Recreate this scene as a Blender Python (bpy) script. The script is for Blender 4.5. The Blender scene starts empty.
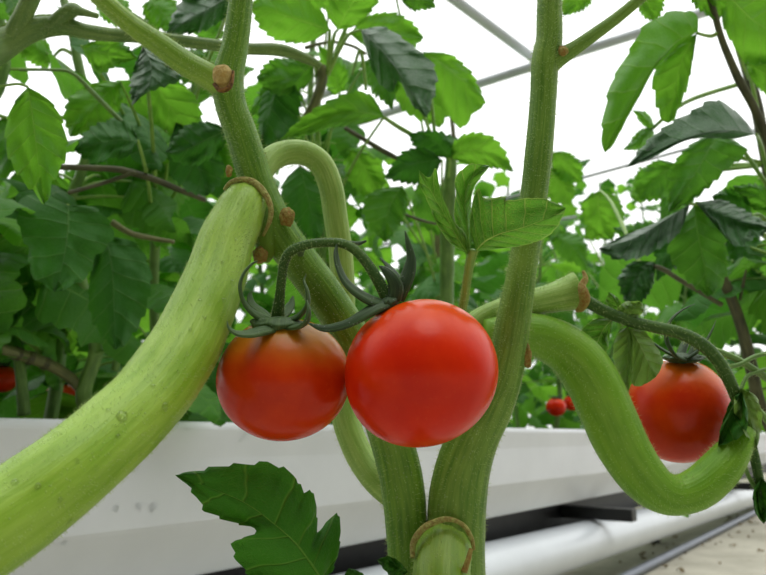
import bpy, bmesh, math, random
from mathutils import Vector, Matrix, noise

random.seed(11)
C = bpy.context.scene.collection
SC = bpy.context.scene
PI = math.pi
FPX = 735.0
CAM = Vector((0, 0, 0.36))
PITCH = math.radians(11.4)
FWD = Vector((0, math.cos(PITCH), math.sin(PITCH)))
UPV = Vector((0, -math.sin(PITCH), math.cos(PITCH)))
RGT = Vector((1, 0, 0))
Z = Vector((0, 0, 1))


def P(x, y, d):
    """point of the place seen at photo position x, y and lying d metres away"""
    return CAM + FWD * d + RGT * ((x - 383) / FPX * d) + UPV * ((287.5 - y) / FPX * d)


# ------------------------------------------------------------------ camera, light
cam_d = bpy.data.cameras.new('camera')
cam_d.sensor_width = 36
cam_d.lens = FPX / 766 * 36
cam_d.clip_start = 0.01
cam_d.clip_end = 60
cam_d.dof.use_dof = True
cam_d.dof.focus_distance = 0.262
cam_d.dof.aperture_fstop = 25
cam = bpy.data.objects.new('camera', cam_d)
cam.location = CAM
cam.rotation_euler = (PI / 2 + PITCH, 0, 0)
C.objects.link(cam)
SC.camera = cam
SC.view_settings.view_transform = 'Standard'
SC.view_settings.look = 'None'
SC.view_settings.gamma = 1
SC.view_settings.exposure = 0.0
SC.cycles.max_bounces = 10
SC.cycles.transparent_max_bounces = 8
SC.cycles.use_denoising = True

w = bpy.data.worlds.new('overcast_sky')
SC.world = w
w.use_nodes = True
nt = w.node_tree
nt.nodes.clear()
out = nt.nodes.new('ShaderNodeOutputWorld')
bg = nt.nodes.new('ShaderNodeBackground')
tc = nt.nodes.new('ShaderNodeTexCoord')
sp = nt.nodes.new('ShaderNodeSeparateXYZ')
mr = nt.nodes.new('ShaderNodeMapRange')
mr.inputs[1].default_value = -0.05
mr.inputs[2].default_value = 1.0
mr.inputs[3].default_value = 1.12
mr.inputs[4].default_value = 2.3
nt.links.new(tc.outputs['Generated'], sp.inputs[0])
nt.links.new(sp.outputs[2], mr.inputs[0])
# added dimming low in the sky behind and beside the viewer, cuts fill light
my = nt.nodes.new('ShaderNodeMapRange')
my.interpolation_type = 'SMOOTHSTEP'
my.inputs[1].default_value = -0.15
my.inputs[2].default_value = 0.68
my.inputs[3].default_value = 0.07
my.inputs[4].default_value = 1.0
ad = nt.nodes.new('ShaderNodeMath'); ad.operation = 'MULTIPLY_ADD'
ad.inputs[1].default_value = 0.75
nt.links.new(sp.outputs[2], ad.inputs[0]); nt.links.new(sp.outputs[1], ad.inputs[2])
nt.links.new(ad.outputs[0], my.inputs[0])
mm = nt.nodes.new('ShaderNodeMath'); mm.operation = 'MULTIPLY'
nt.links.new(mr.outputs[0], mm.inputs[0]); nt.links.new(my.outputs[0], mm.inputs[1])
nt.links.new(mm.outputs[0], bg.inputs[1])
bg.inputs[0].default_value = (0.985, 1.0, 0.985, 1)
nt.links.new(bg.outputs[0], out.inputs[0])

sun_d = bpy.data.lights.new('hazy_sun', 'SUN')
sun_d.energy = 0.75
sun_d.angle = math.radians(32)
sun_d.color = (1, 0.985, 0.94)
sun = bpy.data.objects.new('hazy_sun', sun_d)
sun.rotation_euler = (math.radians(20), math.radians(8), 0)   # from above and behind the viewer
C.objects.link(sun)


# ------------------------------------------------------------------ materials
def rgb(r, g, b):
    def f(c):
        c /= 255
        return c / 12.92 if c <= 0.04045 else ((c + 0.055) / 1.055) ** 2.4
    return (f(r), f(g), f(b), 1)


class NT:
    def __init__(s, name):
        s.m = bpy.data.materials.new(name)
        s.m.use_nodes = True
        s.t = s.m.node_tree
        s.t.nodes.clear()
        s.out = s.n('ShaderNodeOutputMaterial')

    def n(s, k, **kw):
        x = s.t.nodes.new(k)
        for a, b in kw.items():
            setattr(x, a, b)
        return x

    def l(s, a, b):
        if hasattr(a, 'is_output') or isinstance(a, bpy.types.NodeSocket):
            s.t.links.new(a, b)
        else:
            b.default_value = a

    def math(s, op, a, b=0.0, c=0.0, clamp=False):
        x = s.n('ShaderNodeMath', operation=op, use_clamp=clamp)
        s.l(a, x.inputs[0])
        s.l(b, x.inputs[1])
        s.l(c, x.inputs[2])
        return x.outputs[0]

    def ramp(s, v, a, b, lo=0.0, hi=1.0):
        x = s.n('ShaderNodeMapRange', interpolation_type='SMOOTHSTEP')
        s.l(v, x.inputs[0])
        s.l(a, x.inputs[1]); s.l(b, x.inputs[2]); s.l(lo, x.inputs[3]); s.l(hi, x.inputs[4])
        return x.outputs[0]

    def mix(s, f, a, b):
        x = s.n('ShaderNodeMix', data_type='RGBA')
        s.l(f, x.inputs[0]); s.l(a, x.inputs[6]); s.l(b, x.inputs[7])
        return x.outputs[2]

    def noise(s, vec, scale, detail=3, rough=0.5):
        x = s.n('ShaderNodeTexNoise')
        if vec is not None:
            s.l(vec, x.inputs['Vector'])
        x.inputs['Scale'].default_value = scale
        x.inputs['Detail'].default_value = detail
        x.inputs['Roughness'].default_value = rough
        return x.outputs[0]

    def uv(s):
        return s.n('ShaderNodeTexCoord').outputs['UV']

    def obj(s):
        return s.n('ShaderNodeTexCoord').outputs['Object']

    def geo(s):
        return s.n('ShaderNodeNewGeometry').outputs['Position']

    def scale(s, v, sc):
        x = s.n('ShaderNodeMapping')
        s.l(v, x.inputs[0])
        x.inputs['Scale'].default_value = sc
        return x.outputs[0]

    def bump(s, h, dist, strength=1.0):
        x = s.n('ShaderNodeBump')
        s.l(h, x.inputs['Height'])
        x.inputs['Distance'].default_value = dist
        x.inputs['Strength'].default_value = strength
        return x.outputs[0]

    def pbr(s, col, rough=0.5, nrm=None, spec=0.5, coat=0.0, sss=0.0, sheen=0.0, metal=0.0, sssr=(1, .6, .3), ssss=.002):
        x = s.n('ShaderNodeBsdfPrincipled')
        s.l(col, x.inputs['Base Color'])
        s.l(rough, x.inputs['Roughness'])
        s.l(spec, x.inputs['Specular IOR Level'])
        x.inputs['Coat Weight'].default_value = coat
        x.inputs['Coat Roughness'].default_value = 0.12
        x.inputs['Metallic'].default_value = metal
        if sss:
            x.inputs['Subsurface Weight'].default_value = sss
            x.inputs['Subsurface Radius'].default_value = sssr
            x.inputs['Subsurface Scale'].default_value = ssss
        if sheen:
            x.inputs['Sheen Weight'].default_value = sheen
            x.inputs['Sheen Roughness'].default_value = 0.4
        if nrm is not None:
            s.l(nrm, x.inputs['Normal'])
        return x.outputs[0]

    def done(s, sh):
        s.l(sh, s.out.inputs[0])
        return s.m


def plain(name, col, rough=0.5, spec=0.5, metal=0.0, var=0.12, scale=30, bump=0.0, coat=0.0):
    t = NT(name)
    nz = t.noise(t.geo(), scale, 5, .6)
    f = t.ramp(nz, .3, .7)
    dark = tuple(c * (1 - var) for c in col[:3]) + (1,)
    lite = tuple(min(1, c * (1 + var)) for c in col[:3]) + (1,)
    nrm = t.bump(nz, bump) if bump else None
    return t.done(t.pbr(t.mix(f, dark, lite), rough, nrm, spec, metal=metal, coat=coat))


def stem_mat(name, a, b, streaks=11, rough=0.42, speck=0.5, spec=0.45):
    """ribbed green stem: streaks run along it, tiny pale hair roots dot it"""
    t = NT(name)
    uv = t.uv()
    st = t.noise(t.scale(uv, (streaks, .22, 1)), 1.6, 3, .6)
    st2 = t.noise(t.scale(uv, (streaks * 2.6, .5, 1)), 1.5, 2, .5)
    big = t.noise(t.geo(), 55, 3, .5)
    f = t.math('ADD', t.math('MULTIPLY', st, .6), t.math('MULTIPLY', big, .4))
    col = t.mix(t.ramp(f, .34, .66), a, b)
    vo = t.n('ShaderNodeTexVoronoi')
    t.l(t.geo(), vo.inputs['Vector'])
    vo.inputs['Scale'].default_value = 900
    dot = t.ramp(vo.outputs['Distance'], .12, .3, 1, 0)
    msk = t.ramp(t.noise(t.geo(), 260, 2), .5, .62)
    dot = t.math('MULTIPLY', dot, msk)
    pale = tuple(min(1, .5 * c + .35) for c in b[:3]) + (1,)
    col = t.mix(t.math('MULTIPLY', dot, speck * .55), col, pale)
    h = t.math('ADD', t.math('MULTIPLY', st2, .7), t.math('MULTIPLY', dot, .35))
    h = t.math('ADD', h, t.math('MULTIPLY', st, .8))
    return t.done(t.pbr(col, rough, t.bump(h, .0005, .55), spec, sss=.15, sssr=(.7, 1, .25), ssss=.0025, sheen=.04))


def leaf_mat(name, a, b, vein, trans, rough=0.42, transw=.42, nlat=7.0, veinw=.55, spec=.4, cells=30, bump=.0018, margin=0., net=.22):
    t = NT(name)
    uvn = t.n('ShaderNodeUVMap')
    sep = t.n('ShaderNodeSeparateXYZ')
    t.l(uvn.outputs[0], sep.inputs[0])
    u, s = sep.outputs[0], sep.outputs[1]
    sa = t.math('ABSOLUTE', t.math('MULTIPLY_ADD', s, 2, -1))
    midw = t.math('MULTIPLY_ADD', u, -.035, .05)
    mid = t.ramp(sa, t.math('MULTIPLY', midw, .35), midw, 1, 0)
    wob = t.math('MULTIPLY_ADD', t.noise(uvn.outputs[0], 2.5, 1), .4, -.2)
    side = t.math('MULTIPLY', t.math('GREATER_THAN', s, .5), .45)
    ph = t.math('ADD', t.math('ADD', t.math('MULTIPLY', u, nlat), side), wob)
    fr = t.math('ABSOLUTE', t.math('SUBTRACT', t.math('FRACT', ph), .5))      # 0.5 on a vein, 0 between
    lat = t.ramp(fr, .435, .495)
    vo = t.n('ShaderNodeTexVoronoi', feature='DISTANCE_TO_EDGE')
    t.l(t.scale(uvn.outputs[0], (1.5, 1, 1)), vo.inputs['Vector'])
    vo.inputs['Scale'].default_value = cells
    web = t.ramp(vo.outputs['Distance'], 0, .10, 1, 0)
    v = t.math('MAXIMUM', mid, t.math('MAXIMUM', t.math('MULTIPLY', lat, .75), t.math('MULTIPLY', web, net)))
    if margin: v = t.math('MAXIMUM', v, t.ramp(sa, .93, .985, 0, margin))
    at = t.n('ShaderNodeAttribute', attribute_name='tint')
    oi = t.n('ShaderNodeObjectInfo')
    var = t.math('ADD', t.math('MULTIPLY', at.outputs['Fac'], .6), t.math('MULTIPLY', oi.outputs['Random'], .4))
    nz = t.noise(t.geo(), 60, 3, .6)
    f = t.math('ADD', t.math('MULTIPLY', var, .75), t.math('MULTIPLY', nz, .3), clamp=True)
    col = t.mix(f, a, b)
    colv = t.mix(t.math('MULTIPLY', v, veinw), col, vein)
    tr = t.mix(f, tuple(c * .72 for c in trans[:3]) + (1,), trans)
    trv = t.mix(t.math('MULTIPLY', v, veinw * .6), tr, vein)
    puck = t.math('SUBTRACT', t.math('POWER', t.math('MULTIPLY', fr, 2), 2), 0)
    h = t.math('ADD', t.math('MULTIPLY', puck, -.7), t.math('MULTIPLY', v, -.5))
    h = t.math('ADD', h, t.math('MULTIPLY', t.noise(t.geo(), 350, 3), .35))
    nrm = t.bump(h, bump, .85)
    pb = t.pbr(colv, rough, nrm, spec)
    tb = t.n('ShaderNodeBsdfTranslucent')
    t.l(trv, tb.inputs[0])
    t.l(nrm, tb.inputs[1])
    mx = t.n('ShaderNodeMixShader')
    mx.inputs[0].default_value = transw
    t.l(pb, mx.inputs[1]); t.l(tb.outputs[0], mx.inputs[2])
    return t.done(mx.outputs[0])


M = {}
M['thick'] = stem_mat('thick_stem_skin', rgb(124, 164, 38), rgb(154, 188, 70), 16, .38, .3, spec=.3)
M['loop'] = stem_mat('loop_stem_skin', rgb(100, 150, 30), rgb(124, 168, 50), 16, .42, .15, spec=.25)
M['pale'] = stem_mat('pale_stem_skin', rgb(126, 162, 66), rgb(158, 188, 98), 16, .45, .3, spec=.3)
M['main'] = stem_mat('main_stem_skin', rgb(74, 118, 24), rgb(112, 152, 46), 18, .48, .6, spec=.3)
M['upright'] = stem_mat('upright_stem_skin', rgb(80, 122, 30), rgb(122, 156, 60), 18, .48, .5, spec=.3)
M['branch'] = stem_mat('branch_skin', rgb(110, 152, 34), rgb(142, 176, 58), 14, .42, .4)
M['hairy'] = stem_mat('hairy_branch_skin', rgb(78, 112, 42), rgb(112, 140, 66), 9, .5, .8)
M['stalk'] = stem_mat('fruit_stalk_skin', rgb(44, 78, 24), rgb(76, 108, 44), 9, .55, .7, spec=.25)
M['sepal'] = stem_mat('sepal_skin', rgb(30, 52, 24), rgb(62, 88, 46), 6, .55, .5, spec=.3)
M['sepal_green'] = stem_mat('sepal_green_skin', rgb(52, 80, 40), rgb(88, 114, 66), 6, .55, .5, spec=.3)
M['wood'] = stem_mat('old_stem_skin', rgb(84, 92, 52), rgb(130, 130, 82), 8, .6, .3)
M['dark_stem'] = stem_mat('dark_stem_skin', rgb(58, 60, 38), rgb(98, 98, 62), 8, .6, .3)
M['greenstem'] = stem_mat('row_stem_skin', rgb(84, 122, 52), rgb(120, 156, 76), 8, .5, .5)
M['petiole'] = stem_mat('petiole_skin', rgb(110, 154, 56), rgb(150, 184, 84), 6, .5, .4)

M['leaf'] = leaf_mat('leaf_green', rgb(46, 108, 30), rgb(84, 150, 42), rgb(136, 184, 84), rgb(122, 194, 54), spec=.25)
M['leaf_bright'] = leaf_mat('leaf_bright_green', rgb(66, 138, 22), rgb(100, 168, 36), rgb(156, 200, 84), rgb(138, 208, 56), transw=.5, spec=.25)
M['leaf_dark'] = leaf_mat('leaf_dark_green', rgb(38, 92, 32), rgb(64, 124, 44), rgb(110, 156, 80), rgb(84, 160, 36), rough=.5, transw=.3, spec=.22)
M['leaf_gloss'] = leaf_mat('leaf_glossy_green', rgb(34, 80, 36), rgb(54, 104, 48), rgb(104, 146, 90), rgb(70, 140, 36), rough=.34, transw=.18, spec=.42, bump=.003)
M['leaf_hero'] = leaf_mat('leaf_young_green', rgb(58, 120, 30), rgb(84, 146, 46), rgb(184, 210, 108), rgb(124, 196, 52), transw=.36, veinw=.9, nlat=8, cells=22, margin=.7, net=.45)
M['leaf_low'] = leaf_mat('leaf_lower_green', rgb(38, 98, 24), rgb(58, 122, 34), rgb(128, 168, 70), rgb(84, 150, 30), transw=.22, veinw=.5, nlat=6, rough=.5, spec=.2)
M['leaf_dry'] = leaf_mat('leaf_wilting_green', rgb(92, 138, 56), rgb(134, 170, 80), rgb(176, 198, 120), rgb(150, 196, 80), transw=.4, margin=.4)


def scar_mat(name, a, b):
    t = NT(name)
    f = t.ramp(t.noise(t.geo(), 700, 4, .7), .35, .65)
    return t.done(t.pbr(t.mix(f, a, b), .6, t.bump(f, .0004), .3))


M['scar'] = scar_mat('node_scar_brown', rgb(148, 110, 46), rgb(162, 152, 74))
M['cork'] = scar_mat('corky_ring_tan', rgb(150, 132, 70), rgb(176, 178, 98))
M['bud'] = scar_mat('bud_amber', rgb(190, 158, 84), rgb(206, 182, 110))
M['brown'] = scar_mat('dry_brown', rgb(84, 56, 22), rgb(150, 108, 48))


def tomato_mat(name, red, deep, shoulder, amount, top0, top1):
    t = NT(name)
    o = t.obj()
    sep = t.n('ShaderNodeSeparateXYZ')
    t.l(o, sep.inputs[0])
    nz = t.noise(o, 45, 4, .6)
    zz = t.math('ADD', sep.outputs[2], t.math('MULTIPLY_ADD', nz, .012, -.006))
    f = t.ramp(zz, top0, top1)
    col = t.mix(t.ramp(nz, .3, .7), deep, red)
    col = t.mix(t.math('MULTIPLY', f, amount), col, shoulder)
    vo = t.noise(o, 700, 2, .5)
    col = t.mix(t.ramp(vo, .62, .74, 0, .12), col, rgb(220, 90, 40))
    return t.done(t.pbr(col, .25, t.bump(t.noise(o, 420, 2), .00012, .5), .2, coat=0, sss=.12, sssr=(1, .2, .1), ssss=.004))


M['tomato'] = tomato_mat('tomato_red_skin', rgb(222, 48, 4), rgb(206, 34, 3), rgb(222, 98, 14), .55, .006, .026)
M['tomato_orange'] = tomato_mat('tomato_ripening_skin', rgb(208, 60, 8), rgb(190, 44, 6), rgb(150, 122, 26), .95, -.002, .021)
M['tomato_right'] = tomato_mat('tomato_right_skin', rgb(212, 58, 8), rgb(194, 42, 5), rgb(206, 118, 26), .8, .004, .024)

M['hair'] = (lambda t: t.done(t.pbr(rgb(186, 206, 134), .5, None, .15)))(NT('plant_hair'))
M['gutter'] = plain('white_plastic', rgb(228, 231, 236), .38, .45, 0, .03, 8)
M['pipe'] = plain('white_pipe_paint', rgb(226, 232, 238), .25, .5, 0, .03, 8)
M['black'] = plain('black_plastic', rgb(24, 25, 25), .45, .4, 0, .3, 30)
M['rail'] = plain('grey_rail_steel', rgb(120, 126, 138), .4, .5, .35, .1, 30)
M['steel'] = plain('galvanised_tube', rgb(216, 223, 228), .5, .4, 0., .06, 12)
M['wire'] = plain('wire_grey', rgb(170, 176, 178), .5, .4, 0.)


def floor_mat():
    t = NT('concrete_floor')
    g = t.geo()
    a = t.noise(g, 3.0, 6, .65)
    b = t.noise(g, 26, 5, .7)
    col = t.mix(t.ramp(a, .3, .7), rgb(160, 156, 140), rgb(192, 188, 172))
    col = t.mix(t.ramp(b, .62, .72, 0, .7), col, rgb(92, 84, 62))
    return t.done(t.pbr(col, .85, t.bump(b, .006), .2))


M['floor'] = floor_mat()
M['litter'] = plain('dry_litter', rgb(112, 98, 70), .9, .1, 0, .3, 120)
M['soil'] = plain('coir_substrate', rgb(70, 58, 40), .9, .1, 0, .4, 120, .004)


def drop_mat():
    t = NT('water_drop')
    x = t.n('ShaderNodeBsdfPrincipled')
    x.inputs['Roughness'].default_value = .03
    x.inputs['IOR'].default_value = 1.33
    x.inputs['Transmission Weight'].default_value = 1.0
    tc_ = t.noise(t.geo(), 20)
    t.l(t.mix(tc_, (.97, 1, .97, 1), (1, 1, 1, 1)), x.inputs['Base Color'])
    return t.done(x.outputs[0])


M['drop'] = drop_mat()


# ------------------------------------------------------------------ mesh helpers
def link(name, me, parent=None, mats=()):
    o = bpy.data.objects.new(name, me)
    C.objects.link(o)
    if parent is not None:
        o.parent = parent
    for m in mats:
        me.materials.append(m)
    return o


def tag(o, label=None, cat=None, group=None, kind=None):
    if label: o['label'] = label
    if cat: o['category'] = cat
    if group: o['group'] = group
    if kind: o['kind'] = kind
    return o


def empty(name, loc):
    o = bpy.data.objects.new(name, None)
    o.empty_display_size = .02
    o.location = loc
    C.objects.link(o)
    bpy.context.view_layer.update()
    return o


class MB:
    """collects vertices, faces with uv, a tint per vertex and a material index per face"""

    def __init__(s):
        s.v, s.f, s.uv, s.t, s.mi = [], [], [], [], []

    def vert(s, p, tint=.5):
        s.v.append(tuple(p)); s.t.append(tint)
        return len(s.v) - 1

    def face(s, idx, uvs=None, mi=0):
        s.f.append(tuple(idx)); s.uv.append(uvs or [(0, 0)] * len(idx)); s.mi.append(mi)

    def tube(s, pts, rad, seg=14, ribs=0, ribamp=0., caps=True, flat=None, mi=0, seed=0, bumpy=0., tint=.5, sat=None):
        """pts world positions, rad radii; flat=(normal, ratio) squashes the section"""
        n = len(pts)
        T = []
        for i in range(n):
            a = pts[max(0, i - 1)]; b = pts[min(n - 1, i + 1)]
            d = (b - a)
            T.append(d.normalized() if d.length > 1e-9 else Vector((0, 0, 1)))
        up = Vector((0, -1, 0.1))
        if flat is not None:
            up = flat[0]
        if abs(T[0].dot(up.normalized())) > .95:
            up = Vector((1, 0, 0.05))
        N = (up - T[0] * up.dot(T[0])).normalized()
        rings = []
        L = 0
        for i in range(n):
            if i:
                q = T[i - 1].rotation_difference(T[i])
                N = (q @ N); N = (N - T[i] * N.dot(T[i])).normalized()
                L += (pts[i] - pts[i - 1]).length
            B = T[i].cross(N)
            ring = []
            for k in range(seg):
                a = 2 * PI * k / seg
                r = rad[i]
                if ribs: r *= 1 + ribamp * math.cos(ribs * a)
                if bumpy:
                    p0 = pts[i] * 90 + Vector((seed, 0, 0)) + (N * math.cos(a) + B * math.sin(a)) * .6
                    r *= 1 + bumpy * noise.noise(p0)
                cn, cb = (flat[1], 1) if flat else (1, 1)
                ring.append(s.vert(pts[i] + N * (math.cos(a) * r * cn) + B * (math.sin(a) * r * cb), tint))
            rings.append((ring, L))
        for i in range(n - 1):
            (r0, l0), (r1, l1) = rings[i], rings[i + 1]
            for k in range(seg):
                k2 = (k + 1) % seg
                u0, u1 = k / seg, (k + 1) / seg
                s.face((r0[k], r0[k2], r1[k2], r1[k]), [(u0, l0 * 100), (u1, l0 * 100), (u1, l1 * 100), (u0, l1 * 100)], mi)
        if caps:
            c0 = s.vert(pts[0] - T[0] * rad[0] * .25, tint); c1 = s.vert(pts[-1] + T[-1] * rad[-1] * .25, tint)
            for k in range(seg):
                k2 = (k + 1) % seg
                s.face((c0, rings[0][0][k2], rings[0][0][k]), None, mi)
                s.face((c1, rings[-1][0][k], rings[-1][0][k2]), None, mi)
        return rings

    def box(s, c, ax, ay, az, mi=0):
        ids = []
        for i in (-1, 1):
            for j in (-1, 1):
                for k in (-1, 1):
                    ids.append(s.vert(c + ax * i + ay * j + az * k))
        for q in ((0, 1, 3, 2), (4, 6, 7, 5), (0, 4, 5, 1), (2, 3, 7, 6), (0, 2, 6, 4), (1, 5, 7, 3)):
            s.face([ids[x] for x in q], [(0, 0), (1, 0), (1, 1), (0, 1)], mi)

    def build(s, name, mats, parent=None, smooth=True, local=None):
        me = bpy.data.meshes.new(name)
        off = local
        vs = s.v
        if off is not None:
            vs = [tuple(Vector(p) - off) for p in s.v]
        me.from_pydata(vs, [], s.f)
        ul = me.uv_layers.new(name='UVMap')
        flat = []
        for q in s.uv:
            for a in q:
                flat += [a[0], a[1]]
        ul.data.foreach_set('uv', flat)
        at = me.attributes.new('tint', 'FLOAT', 'POINT')
        at.data.foreach_set('value', s.t)
        me.polygons.foreach_set('material_index', s.mi)
        if smooth:
            me.polygons.foreach_set('use_smooth', [True] * len(s.f))
        me.update()
        if not isinstance(mats, (list, tuple)): mats = [mats]
        return link(name, me, parent, mats)


def child(mb, name, mat, parent, label=None, kind=None, smooth=True):
    """mesh as a part of parent, keeping its world place"""
    root = parent
    off = Vector((0, 0, 0))
    while root is not None:
        off = off + Vector(root.location)
        root = root.parent
    o = mb.build(name, mat, parent, smooth, local=off)
    if label: o['label'] = label
    if kind: o['kind'] = kind
    return o


def crom(vals, per=8):
    """Catmull-Rom through tuples"""
    out_ = []
    n = len(vals)
    for i in range(n - 1):
        p0, p1, p2, p3 = vals[max(0, i - 1)], vals[i], vals[i + 1], vals[min(n - 1, i + 2)]
        for k in range(per):
            t = k / per
            q = []
            for a, b, c, d in zip(p0, p1, p2, p3):
                q.append(.5 * (2 * b + (-a + c) * t + (2 * a - 5 * b + 4 * c - d) * t * t + (-a + 3 * b - 3 * c + d) * t ** 3))
            out_.append(tuple(q))
    out_.append(tuple(vals[-1]))
    return out_


def path(px, per=8):
    """[(x, y, half width px, depth)] -> points, radii"""
    c = crom(px, per)
    return [P(a[0], a[1], a[3]) for a in c], [max(1e-5, a[2] / FPX * a[3]) for a in c]


def hairs(pts, rad, count, lmin=.0008, lmax=.002, r=.00006, seed=1):
    rn = random.Random(seed)
    mb = MB()
    n = len(pts)
    for _ in range(count):
        f = rn.uniform(0, n - 1.001)
        i = int(f); t = f - i
        p = pts[i].lerp(pts[i + 1], t)
        rr = rad[i] * (1 - t) + rad[i + 1] * t
        T = (pts[i + 1] - pts[i]).normalized()
        v = Vector((rn.gauss(0, 1), rn.gauss(0, 1), rn.gauss(0, 1)))
        v = (v - T * v.dot(T))
        if v.length < 1e-6: continue
        v.normalize()
        d = (v + Vector((rn.gauss(0, .25), rn.gauss(0, .25), rn.gauss(0, .25)))).normalized()
        L = rn.uniform(lmin, lmax)
        b = p + v * rr * .985
        e1 = d.orthogonal().normalized(); e2 = d.cross(e1)
        a = mb.vert(b + e1 * r); c = mb.vert(b - e1 * r * .5 + e2 * r * .87); g = mb.vert(b - e1 * r * .5 - e2 * r * .87)
        tip = mb.vert(b + d * L)
        mb.face((a, c, tip)); mb.face((c, g, tip)); mb.face((g, a, tip))
    return mb


def resample(poly, n, power=1.0):
    L = [0]
    for a, b in zip(poly, poly[1:]):
        L.append(L[-1] + math.hypot(b[0] - a[0], b[1] - a[1]))
    res = []
    for i in range(n + 1):
        d = (i / n) ** power * L[-1]
        k = 0
        while k < len(L) - 2 and L[k + 1] < d: k += 1
        t = (d - L[k]) / max(1e-9, L[k + 1] - L[k])
        res.append(tuple(x + (y - x) * min(1, t) for x, y in zip(poly[k], poly[k + 1])))
    return res


def traced_leaf(mb, mid, left, right, d0, d1, dl=0., dr=0., teeth=10, amp=1.5, wave=.004, seed=0, nu=44, nv=6, bow=.0, smooth_out=True, tint=.5, lag=1.8, ripple=.0006):
    """leaf blade: midrib base->tip, both margins base->tip; its midrib runs from d0 to d1 metres away, margins lie dl / dr nearer or further"""
    m = resample(crom(mid, 8), nu, 1.0)
    m = [m[0]] + m[1:]
    ml = resample(crom(mid, 8), nu, lag)
    Ls = resample(crom(left, 6) if smooth_out else left, nu)
    Rs = resample(crom(right, 6) if smooth_out else right, nu)
    rows = []
    for i in range(nu + 1):
        u = i / nu
        row = []
        for side, O, dd in ((-1, Ls, dl), (1, Rs, dr)):
            q = O[i]; c = ml[i]
            vx, vy = q[0] - c[0], q[1] - c[1]
            ln = math.hypot(vx, vy) + 1e-6
            saw = ((u * teeth + (.3 if side > 0 else 0)) % 1.0)
            e = (saw - .5) * amp * 2 * min(1, ln / 12) * (1 if 0 < i < nu else 0)
            qx, qy = q[0] + vx / ln * e, q[1] + vy / ln * e
            rng = range(nv, 0, -1) if side < 0 else range(1, nv + 1)
            for k in rng:
                s_ = k / nv
                x = c[0] + (qx - c[0]) * s_
                y = c[1] + (qy - c[1]) * s_
                dep = d0 + (d1 - d0) * u + bow * math.sin(PI * u) + dd * (s_ ** 1.4) * math.sin(PI * min(1, .12 + u * .88)) \
                    + ripple * noise.noise(Vector((u * 15 + seed, side * s_ * 5, seed * .3))) * (.2 + s_ * .8) \
                    + wave * noise.noise(Vector((u * 4 + seed * 7.1, side * s_ * 2, seed * 1.7))) * (.3 + s_)
                row.append((k * side, x, y, dep))
            if side < 0:
                row.append((0, c[0], c[1], d0 + (d1 - d0) * u + bow * math.sin(PI * u)))
        rows.append([(mb.vert(P(x, y, dep), tint), (u, .5 + .5 * k / nv)) for k, x, y, dep in row])
    for a, b in zip(rows, rows[1:]):
        for k in range(2 * nv):
            q = (a[k], a[k + 1], b[k + 1], b[k])
            mb.face([x[0] for x in q], [x[1] for x in q])
    return mb


def row_leaf(mb, length, width, kind, pet, rn, M4=None, nu=18, nv=3, droop=.9, fold=.25, tint=None):
    """a leaf with its stalk: stalk starts at the origin and runs along +Y, blade hangs from its end"""
    tint = rn.random() if tint is None else tint
    M4 = M4 or Matrix.Identity(4)
    a0 = rn.uniform(.2, .8)
    p = Vector((0, 0, 0)); pts = [p.copy()]
    n = 5
    ang = a0
    for i in range(n):
        p = p + Vector((0, math.cos(ang), math.sin(ang))) * (pet / n)
        ang -= a0 * 1.1 / n
        pts.append(p.copy())
    mb.tube([M4 @ q for q in pts], [.0019 - .0007 * i / n for i in range(n + 1)], seg=5, mi=1, caps=False, tint=tint)
    ang = -.15 - rn.uniform(0, .35)
    dr = rn.uniform(.6, 1.2) * droop
    twist = rn.uniform(-.4, .4)
    ph = rn.uniform(0, 6)
    rows = []
    lob = rn.uniform(.18, .32)
    for i in range(nu + 1):
        u = i / nu
        a = ang - dr * u
        if i:
            p = p + Vector((0, math.cos(a), math.sin(a))) * (length / nu)
        nr = Vector((0, -math.sin(a), math.cos(a))); fw = Vector((0, math.cos(a), math.sin(a)))
        if kind == 'ovate':
            wd = math.sin(PI * min(1, u ** .72)) ** .8
        elif kind == 'lobed':
            e = math.sin(PI * u ** .6) ** .7
            wd = e * (.72 + lob * 1.3 * max(0, math.cos(2 * PI * (u * 2.3 - .12))))
        else:
            e = math.sin(PI * u ** .5) ** .75
            wd = e * (.95 + lob * math.cos(2 * PI * (u * 1.6)))
        wd *= width * .5
        row = []
        for k in range(-nv, nv + 1):
            s_ = k / nv
            t_ = abs(s_)
            saw = (u * 9 + (.4 if k > 0 else 0)) % 1.0 - .5
            ww = wd * (1 + (.16 * saw if t_ == 1 and 0 < i < nu else 0))
            off = Vector((s_ * ww, 0, 0)) + fw * (t_ * ww * .45 * (1 - u)) - fw * (t_ * ww * .35 * (1 - u) ** 4)
            zz = -fold * t_ * t_ * ww * 1.4 + twist * s_ * ww + .006 * math.sin(ph + u * 9 + s_ * 3) * t_
            q = p + off + nr * zz
            row.append((mb.vert(M4 @ q, tint), (u, .5 + .5 * s_)))
        rows.append(row)
    for a, b in zip(rows, rows[1:]):
        for k in range(2 * nv):
            q = (a[k], a[k + 1], b[k + 1], b[k])
            mb.face([x[0] for x in q], [x[1] for x in q])
    return mb



# ------------------------------------------------------------------ the setting
ROWA = math.radians(35)
NV = Vector((-math.cos(ROWA), math.sin(ROWA), 0))     # from the aisle into the row
GV = Vector((math.sin(ROWA), math.cos(ROWA), 0))      # along the row


def R(s, a, z):
    return NV * a + GV * s + Z * z


fl = MB()
nfx = 8
for i in range(nfx + 1):
    for j in range(nfx + 1):
        fl.vert((-9 + 20 * i / nfx, -3 + 20 * j / nfx, 0))
for i in range(nfx):
    for j in range(nfx):
        a = i * (nfx + 1) + j
        fl.face((a, a + nfx + 1, a + nfx + 2, a + 1), [(0, 0), (1, 0), (1, 1), (0, 1)])
tag(fl.build('floor', M['floor'], smooth=False), kind='structure')

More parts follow.
